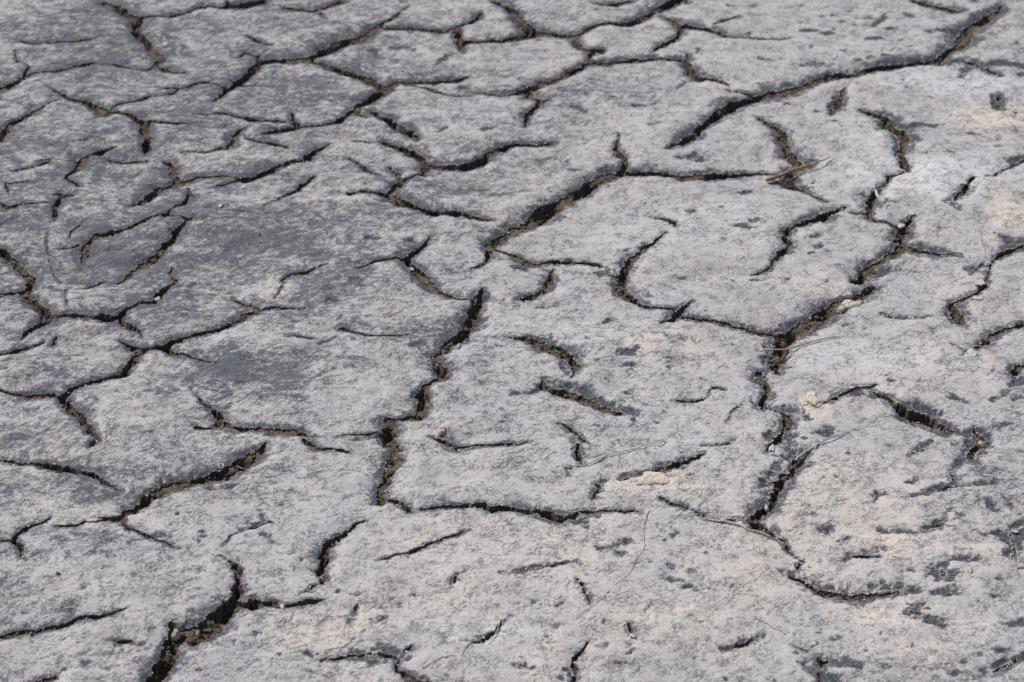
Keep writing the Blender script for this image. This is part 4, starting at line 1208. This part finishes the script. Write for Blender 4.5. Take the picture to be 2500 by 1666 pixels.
# ---- loose crumbs: clods on the crack floors, salt grains on the lips
ICO_V = np.array([(0, 0, 1), (.894, 0, .447), (.276, .851, .447), (-.724, .526, .447), (-.724, -.526, .447), (.276, -.851, .447),
                  (.724, .526, -.447), (-.276, .851, -.447), (-.894, 0, -.447), (-.276, -.851, -.447), (.724, -.526, -.447), (0, 0, -1)])
ICO_F = np.array([(0, 1, 2), (0, 2, 3), (0, 3, 4), (0, 4, 5), (0, 5, 1), (1, 6, 2), (2, 7, 3), (3, 8, 4), (4, 9, 5), (5, 10, 1),
                  (6, 7, 2), (7, 8, 3), (8, 9, 4), (9, 10, 5), (10, 6, 1), (11, 7, 6), (11, 8, 7), (11, 9, 8), (11, 10, 9), (11, 6, 10)])
def scatter(name, cx, cy, cz, r, mat, label, cat, flat=.8):
    n_ = len(cx)
    v = ICO_V[None] * (1 + .5 * (rng.random((n_, 12, 1)) - .5)) * r[:, None, None] * np.array([1, 1, flat]) * (1 + .5 * (rng.random((n_, 1, 3)) - .5))
    v = v + np.stack([cx, cy, cz], 1)[:, None]
    f = ICO_F[None] + (np.arange(n_) * 12)[:, None, None]
    o = obj(name, new_mesh(name, v.reshape(-1, 3), f.reshape(-1, 3), [mat], smooth=np.zeros(n_ * 20, bool)))
    return tag(o, label, cat, kind='stuff')
cand = np.where((fs < -.0022) & (W.ravel() > .009) & (HL.ravel() < .5))[0]
pk = rng.choice(cand, min(2800, len(cand)), replace=False)
rr = np.minimum(.0010 + .0036 * rng.random(len(pk)) ** 2.4, -fs[pk] * .8 + .0006)
scatter('crack_rubble', fx[pk], fy[pk], FZ[pk] + rr * .35, rr, M_BROWN, 'small brown clods of soil lying on the floors of the cracks', 'soil clods')
pk = rng.choice(bv, min(15000, len(bv)), replace=False)
keep = rng.random(len(pk)) < (.25 + .75 * right.ravel()[pk]) * sstep(.35, .6, fbm(fx[pk], fy[pk], .03, 2, 91))
pk = pk[keep]
rr = .0005 + .0014 * rng.random(len(pk)) ** 2
jx, jy = rng.normal(0, .0012, (2, len(pk)))
pk2 = rng.choice(cand, min(420, len(cand)), replace=False)
gz_ = np.r_[fz[pk] + rr * .3, FZ[pk2] + .0012]
pk = np.r_[pk, pk2]; rr = np.r_[rr, .0006 + .0012 * rng.random(len(pk2)) ** 2]; jx = np.r_[jx, 0 * pk2]; jy = np.r_[jy, 0 * pk2]
scatter('salt_grains', fx[pk] + jx, fy[pk] + jy, gz_, rr, M_GRAIN, 'pale salt grains crumbling along the lips of the cracks', 'salt grains', .6)

# ---- stems, straws and roots
def tube(pts, radii, sides=7, noise=.0, seed=0):
    pts = np.asarray(pts, float); n_ = len(pts); r0 = np.random.default_rng(seed)
    v = []; f = []
    for i in range(n_):
        t = pts[min(i + 1, n_ - 1)] - pts[max(i - 1, 0)]; t /= np.linalg.norm(t) + 1e-12
        a = np.cross(t, (0, 0, 1)); a /= np.linalg.norm(a) + 1e-12; b_ = np.cross(a, t)
        for k_ in range(sides):
            an = 2 * math.pi * k_ / sides
            rad = radii[i] * (1 + noise * (r0.random() - .5))
            v.append(pts[i] + rad * (a * math.cos(an) + b_ * math.sin(an)))
    for i in range(n_ - 1):
        for k_ in range(sides):
            k2 = (k_ + 1) % sides
            f.append((i * sides + k_, i * sides + k2, (i + 1) * sides + k2, (i + 1) * sides + k_))
    for i, base in ((0, 0), (1, (n_ - 1) * sides)):
        v.append(pts[-1 if i else 0]); c_ = len(v) - 1
        for k_ in range(0, sides):
            k2 = (k_ + 1) % sides
            f.append((base + k_, base + k2, c_, c_) if i else (base + k2, base + k_, c_, c_))
    return np.array(v), f
def tube_mesh(name, pts, radii, mat, sides=7, noise=.25, seed=0):
    v, f = tube(pts, radii, sides, noise, seed)
    me = bpy.data.meshes.new(name)
    me.from_pydata([tuple(q) for q in v], [], [tuple(dict.fromkeys(q)) for q in f])
    me.materials.append(mat)
    for p_ in me.polygons: p_.use_smooth = True
    return me
def path(uvs, lift, sub=5, wob=.0006, seed=1, ground_z=True):
    """survey points -> a smooth 3D path lying on the crust; lift in mm at each point"""
    r0 = np.random.default_rng(seed)
    g_ = [on_ground(u, v) for u, v in uvs]
    P = []
    for i, (x, y) in enumerate(g_):
        P.append((x, y, zat(x, y) + lift[min(i, len(lift) - 1)] / 1000))
    P = np.array(P); n_ = len(P); out = []
    for i in range(n_ - 1):
        p0, p1, p2, p3 = P[max(i - 1, 0)], P[i], P[i + 1], P[min(i + 2, n_ - 1)]
        for s_ in range(sub):
            t = s_ / sub
            out.append(.5 * ((2 * p1) + (p2 - p0) * t + (2 * p0 - 5 * p1 + 4 * p2 - p3) * t * t + (3 * p1 - p0 - 3 * p2 + p3) * t ** 3))
    out.append(P[-1]); out = np.array(out)
    out[1:-1] += r0.normal(0, wob, (len(out) - 2, 3)) * np.array([1, 1, .4])
    return out
T = {'A': 0, 'B': 600, 'C': 1200, 'D': 1800}; TY = {'1': 0, '2': 400, '3': 800, '4': 1199}
def tp(t, *xy):
    s_ = 700 / 2350
    return [(T[t[0]] + x * s_, TY[t[1]] + y * s_) for x, y in xy]
def stem(name, label, cat, uvs, lift, r0, r1, mat, seed, sub=5, wob=.0005, group=None):
    c = path(uvs, lift, sub, wob, seed)
    me = tube_mesh(name, c, np.linspace(r0, r1, len(c)) / 1250, mat, seed=seed)
    return tag(obj(name, me), label, cat, group)

# the twig: a stick with a split end and stubs of side shoots
tw = tp('D1', (238, 1503), (330, 1462), (440, 1418), (540, 1385), (640, 1345), (760, 1293))
c = path(tw, [7, 7.5, 8, 7.5, 6, 4.5], 6, .0006, 5)
rad = np.interp(np.linspace(0, 1, len(c)), [0, .04, .35, .6, .8, 1], [3.3, 3.7, 3.2, 2.5, 1.7, .8]) / 1000
twig = tag(obj('twig', tube_mesh('twig', c, rad, M_TWIG, 9, .22, 3)), 'reddish brown twig with a pale tip lying across a crack', 'twig')
tip = c[-9:] + np.array([0, 0, .0008])
obj('peeled_tip', tube_mesh('peeled_tip', tip, np.linspace(1.8, .8, len(tip)) / 1000, M_STRAW, 7, .2, 4), twig)
k_ = c[int(len(c) * .72)]
obj('side_shoot', tube_mesh('side_shoot', np.array([k_, k_ + [.006, -.002, .001], k_ + [.011, -.001, .0005]]), [.0016, .0011, .0005], M_TWIG, 6, .2, 6), twig)

s1 = stem('straw', 'pale straw bridging the wide crack at the right, with a thin brown tail', 'straw', tp('D3', (190, 190), (260, 186), (400, 182), (520, 150), (660, 115), (800, 75), (920, 55)), [3, 5, 5, 3, 2.5, 2, 1.5], 1.7, .5, M_STRAW, 11)
c = path(tp('D3', (400, 181), (520, 150), (660, 115), (800, 75)), [5.6, 3.6, 3, 2.4], 5, .0004, 12)
obj('brown_sheath', tube_mesh('brown_sheath', c, np.linspace(1.2, .8, len(c)) / 1000, M_ROOT, 6, .3, 12), s1)
stem('straw', 'pale straw slanting down to the black head of a crack', 'straw', tp('D3', (470, 1078), (560, 1035), (740, 945), (870, 880), (1010, 820)), [2, 4, 5, 3, 1.5], 2.1, .35, M_STRAW, 13)
stem('root', 'long thin dark root curving down the bare crust at the bottom', 'root', tp('C4', (1290, 190), (1265, 260), (1250, 310), (1250, 400), (1245, 500), (1190, 590), (1130, 700), (1060, 760), (960, 850), (870, 940), (770, 1020), (690, 1080)), [.8, 1.0, .6], .6, .35, M_ROOT, 14, 4)
s5 = stem('straw', 'longest pale straw, with a forked hooked end, above the cream crumbly lump', 'straw', tp('C3', (620, 1172), (780, 1145), (880, 1110), (1000, 1060), (1120, 1035), (1240, 990), (1320, 950), (1400, 930), (1460, 885), (1520, 845), (1500, 770)), [1.5, 2.5, 3, 3, 3, 3, 3, 2.5, 2, 2, 1], 1.1, .5, M_STRAW, 15)
c = path(tp('C3', (1400, 930), (1425, 950), (1380, 990)), [2.5, 1.5, .8], 4, .0003, 16)
obj('fork', tube_mesh('fork', c, np.linspace(.9, .5, len(c)) / 1000, M_STRAW, 6, .3, 16), s5)
stem('straw', 'cream straw lying along the lower right crack junction', 'straw', tp('C4', (1770, 255), (1900, 275), (2000, 300), (2100, 325), (2200, 345), (2290, 375)), [1.5, 2.5, 3, 3, 2.5, 1.5], 1.8, 1.3, M_STRAW, 17)
stem('straw', 'short pale straw caught in the black curved crack below centre left', 'straw', tp('B4', (600, 725), (645, 685)), [-3, -1.5], .9, .6, M_STRAW, 18)
stem('straw', 'thin pale straw bowed over a dark gash at the bottom centre', 'straw', tp('B4', (2080, 1060), (2070, 1130), (2020, 1220), (1990, 1262)), [2, 3, 3, 1.5], .9, .5, M_STRAW, 19)
stem('straw', 'thin pale straw just below left of the bowed one at the bottom', 'straw', tp('B4', (1850, 1240), (1800, 1300), (1760, 1365)), [2, 2.5, 1.2], 1.0, .5, M_STRAW, 20)
rl = bpy.data.objects.new('rootlet', None); COL.objects.link(rl)
q = on_ground(*tp('A3', (1800, 1115))[0]); rl.location = (q[0], q[1], zat(*q))
tag(rl, 'white rootlets sprouting from the edge of a crack at lower left', 'rootlets')
for i_, pp in enumerate([((1745, 1112), (1800, 1100), (1865, 1088)), ((1790, 1105), (1795, 1125), (1800, 1145)), ((1815, 1110), (1830, 1125), (1820, 1150))]):
    c = path(tp('A3', *pp), [2, 4, 2], 4, .0004, 30 + i_) - np.array(rl.location)
    obj('fibre', tube_mesh('fibre', c, np.linspace(1.3, .6, len(c)) / 1000, M_WHITE, 6, .3, i_), rl)
stem('straw', 'tiny white straw on the lower lip of the long slanting left crack', 'straw', tp('A3', (1935, 1128), (2005, 1146)), [2, 1.2], .9, .5, M_STRAW, 21)
stem('stick', 'small reddish stick leaning above the thin lower right crack', 'stick', tp('C4', (1560, 132), (1640, 92)), [2, 3], 1.3, .6, M_PINK, 22)
stem('stick', 'small dark stick pointing up right beside the cream straw', 'stick', tp('C4', (1690, 160), (1760, 90)), [2, 3], 1.0, .5, M_ROOT, 23)
stem('straw', 'hair-thin pink straw lying flat above the wide central crack', 'straw', tp('C2', (220, 190), (330, 200), (450, 204), (600, 205)), [1.5], .6, .35, M_PINK, 24)
stem('straw', 'thin brown straw lying just left of the twig', 'straw', tp('C2', (1850, 235), (1950, 210), (2020, 195)), [1.5], .7, .6, M_PINK, 25)
stem('root', 'thin pinkish root trailing down to the salt crumbs at the right edge', 'root', tp('D2', (1930, 380), (1940, 460), (1985, 560), (2000, 650), (2035, 740)), [1.5], .5, .7, M_PINK, 26)
stem('straw', 'pale straw pair, upper one, on the lower right crust', 'straw', tp('D4', (1260, 548), (1330, 560), (1430, 578)), [2], .9, .7, M_STRAW, 27)
stem('straw', 'pale straw pair, lower one, on the lower right crust', 'straw', tp('D4', (1215, 568), (1320, 575), (1425, 583)), [1.2], .6, .4, M_STRAW, 28)
stem('straw', 'thin beige straw on pale crust at the bottom right of centre', 'straw', tp('D4', (180, 1040), (280, 1100), (400, 1165)), [1.5], .6, .8, M_STRAW, 29)
stem('straw', 'short thick pale straw end near the right edge', 'straw', tp('D4', (2288, 652), (2345, 650)), [2], 1.7, 1.5, M_STRAW, 33)
stem('straw', 'small pale straw stuck in the winding crack right of centre', 'straw', tp('D2', (405, 615), (435, 600), (468, 600)), [-1, 1, 2], 1.0, .5, M_STRAW, 34)
stem('straw', 'thin reddish straw on cream crust at the bottom left of centre', 'straw', tp('B4', (640, 1310), (750, 1285), (820, 1265), (890, 1205)), [1.2], .5, .7, M_PINK, 35)
stem('root', 'thin brown root arching over pinkish crust at the bottom centre', 'root', tp('B4', (1450, 1460), (1490, 1435), (1550, 1405), (1620, 1375), (1700, 1362)), [1.2], .7, .4, M_ROOT, 36)
stem('straw', 'tiny pale straw beside the foot of the widest crack', 'straw', tp('D3', (412, 298), (482, 322)), [2, 1], 1.2, .5, M_STRAW, 37)
stem('straw', 'tiny pale straw crossing the end of the lower right curved crack', 'straw', tp('D4', (1265, 822), (1330, 805), (1390, 822)), [2, 3, 1], 1.0, .6, M_STRAW, 38)

# ---- salt lumps, flakes, pebbles
def blob(name, label, cat, t, xy, wx, hy, thick, mat, seed, amp=.35, cells=14, embed=.25, dz=0, group=None):
    """an irregular low lump: a disc of rings domed by noise, with a closed underside"""
    r0 = np.random.default_rng(seed)
    cx, cy = tp(t, xy)[0]
    gx_, gy_ = on_ground(cx, cy); s_ = 700 / 2350
    rx = abs(on_ground(cx + wx * s_ / 2, cy)[0] - gx_); ry = abs(on_ground(cx, cy - hy * s_ / 2)[1] - on_ground(cx, cy + hy * s_ / 2)[1]) / 2
    nr_, ns_ = 7, 30
    ph = r0.random(6) * 6.28
    def out(an):
        return 1 + amp * (.45 * math.sin(2 * an + ph[0]) + .3 * math.sin(3 * an + ph[1]) + .28 * math.sin(5 * an + ph[2]) + .22 * math.sin(9 * an + ph[3])) 
    v = [(0, 0, thick / 1000)]; f = []
    lump = max(rx, ry) / 3.2
    for i in range(1, nr_ + 1):
        fr = i / nr_
        for k_ in range(ns_):
            an = 2 * math.pi * k_ / ns_
            x = rx * fr * out(an) * math.cos(an); y = ry * fr * out(an) * math.sin(an)
            h = (1 - fr ** 3.2)
            nz = .25 + 1.0 * float(fbm(np.array([x + seed]), np.array([y]), lump, 3, seed, .62)[0])
            v.append((x, y, thick / 1000 * h * nz - (thick / 1000 * embed if i == nr_ else 0)))
    for k_ in range(ns_):
        f.append((0, 1 + k_, 1 + (k_ + 1) % ns_))
    for i in range(nr_ - 1):
        for k_ in range(ns_):
            a_ = 1 + i * ns_ + k_; b2 = 1 + i * ns_ + (k_ + 1) % ns_
            f.append((a_, a_ + ns_, b2 + ns_, b2))
    f.append(tuple(1 + (nr_ - 1) * ns_ + k_ for k_ in range(ns_))[::-1])
    me = bpy.data.meshes.new(name); me.from_pydata(v, [], f); me.materials.append(mat)
    for p_ in me.polygons: p_.use_smooth = True
    o = obj(name, me); o.location = (gx_, gy_, zat(gx_, gy_) + dz / 1000)
    return tag(o, label, cat, group)
L1 = blob('salt_lump', 'cream crumbly salt lump below a slanting crack at lower centre', 'salt lump', 'C3', (1330, 1245), 330, 100, 4.5, M_SALT, 101, .35)
def crumbs(parent, spots, thick, mat, seed):
    for i_, (t, x, y, w_, h_) in enumerate(spots):
        o = blob('crumb', None, None, t, (x, y), w_, h_, thick, mat, seed + i_, .4)
        o.location = o.location - parent.location; o.parent = parent
crumbs(L1, [('C3', 1520, 1225, 190, 45), ('C3', 1180, 1255, 120, 45), ('C3', 1410, 1290, 110, 45), ('C3', 1610, 1235, 80, 30), ('C3', 1290, 1210, 110, 50)], 4, M_SALT, 110)
L2 = blob('salt_lump', 'cream salt lump on the lower lip of the widest crack', 'salt lump', 'D2', (930, 1140), 165, 60, 8, M_SALT, 121, .3)
crumbs(L2, [('D2', 860, 1170, 60, 35), ('D2', 1000, 1125, 60, 35)], 5, M_SALT, 125)
L3 = blob('salt_lump', 'round cream salt lump left of the arched lower right crack', 'salt lump', 'D3', (615, 595), 120, 110, 6, M_SALT, 131, .25)
crumbs(L3, [('D3', 545, 625, 70, 40), ('D3', 660, 640, 60, 40)], 3, M_SALT, 135)
blob('pebble', 'small round pale pebble near the right edge', 'pebble', 'D3', (2077, 345), 52, 55, 7, M_SALT, 141, .15)
blob('pebble', 'cream pebble at the head of a thin dark crack, centre', 'pebble', 'B3', (1605, 828), 72, 64, 7, M_SALT, 142, .22)
blob('pebble', 'small white pebble on grey clay at the upper left', 'pebble', 'A1', (1360, 375), 56, 34, 6, M_WHITE, 143, .3)
blob('pebble', 'flat cream pebble at the lower right', 'pebble', 'D4', (1400, 1265), 105, 66, 7, M_SALT, 144, .25)
blob('pebble', 'white pebble resting in the black lower right crack', 'pebble', 'D3', (243, 1462), 40, 44, 6, M_WHITE, 145, .3, dz=-1)
blob('pebble', 'beige pebble in the head of the wide bottom left crack', 'pebble', 'A4', (1440, 1152), 80, 55, 10, M_SALT, 146, .3, dz=-3)
blob('pebble', 'white pebble among brown clods in the wide bottom left crack', 'pebble', 'A4', (1618, 1132), 34, 34, 7, M_WHITE, 147, .2, dz=-5)
blob('pebble', 'small white pebble where three thin cracks meet, upper centre left', 'pebble', 'B1', (1292, 1457), 34, 32, 5, M_WHITE, 148, .25)
blob('pebble', 'tiny pale pebble on the edge of the tall central crack', 'pebble', 'B2', (1745, 1482), 34, 44, 5, M_WHITE, 149, .3)
blob('pebble', 'tiny beige pebble beside the dark stain at lower right', 'pebble', 'D4', (1905, 690), 44, 40, 5, M_SALT, 150, .3)
blob('pebble', 'small pinkish pebble in the short crack at far right', 'pebble', 'D3', (2002, 936), 56, 30, 5, M_SALT, 151, .3)
FL = [('C3', (918, 1398), 115, 42, 'white flake lying below the short dark crack at lower centre'),
      ('D2', (1995, 978), 88, 42, 'cream flake beside dark clay near the right edge, upper of a pair'),
      ('D2', (1968, 1100), 82, 34, 'cream flake near the right edge, lower of a pair above a short crack'),
      ('D3', (1925, 214), 100, 56, 'white flake at the tip of the right-hand slanting crack'),
      ('D2', (1150, 245), 26, 100, 'white curled crust on the right lip of the upper right crack'),
      ('D2', (1345, 495), 70, 34, 'white flake on the left lip of a black crack, right of centre'),
      ('D2', (1430, 412), 60, 36, 'white flake at the very top of the black crack right of centre'),
      ('D2', (1850, 148), 60, 32, 'white flake on the left lip of the short upper right crack'),
      ('D3', (285, 995), 56, 50, 'white curled flake on the lip of the winding lower right crack'),
      ('D4', (1745, 295), 66, 44, 'cream chip near the bottom right, above dark clay'),
      ('D4', (2275, 322), 80, 24, 'white flake over the dark stain at the right edge'),
      ('C4', (1155, 1213), 50, 36, 'white flake in a small pit at the bottom centre right'),
      ('D4', (1420, 895), 90, 50, 'cream flake above a small black slit at lower right'),
      ('B4', (300, 955), 42, 40, 'cream crumb bridging the crack at the bottom left of centre'),
      ('B4', (1058, 1328), 50, 24, 'white flake in the crack at the bottom edge'),
      ('A4', (765, 252), 130, 24, 'cream flake bridging the thin crack at lower left'),
      ('C4', (2115, 1180), 44, 30, 'cream flake on a dark gash at the bottom right of centre'),
      ('A2', (1808, 350), 44, 28, 'small white flake on the grey clay at left'),
      ('A2', (1292, 1106), 46, 30, 'white flake in the bend of a crack at left'),
      ('B2', (1362, 852), 40, 22, 'white flake at the head of a brown crack, centre'),
      ('D4', (1440, 1020), 50, 20, 'pinkish flake under the small black slit at lower right')]
for i_, (t, xy, w_, h_, lb) in enumerate(FL):
    blob('salt_flake', lb, 'salt flake', t, xy, w_, h_, 2.2, M_SALT if 'cream' in lb or 'pink' in lb else M_WHITE, 200 + i_, .42, embed=.1, dz=1.0, group='loose salt flakes')
blob('bark_chip', 'small reddish chip on pale crust at the lower left edge', 'bark chip', 'A4', (476, 690), 48, 22, 4, M_CHIP, 301, .3)
blob('bark_chip', 'small brown chip on pale crust at lower left centre', 'bark chip', 'A4', (1452, 191), 44, 20, 4, M_CHIP, 302, .3)
blob('bark_chip', 'small orange-brown chip at the bottom left', 'bark chip', 'A4', (1625, 1465), 60, 20, 4, M_PINK, 303, .3)
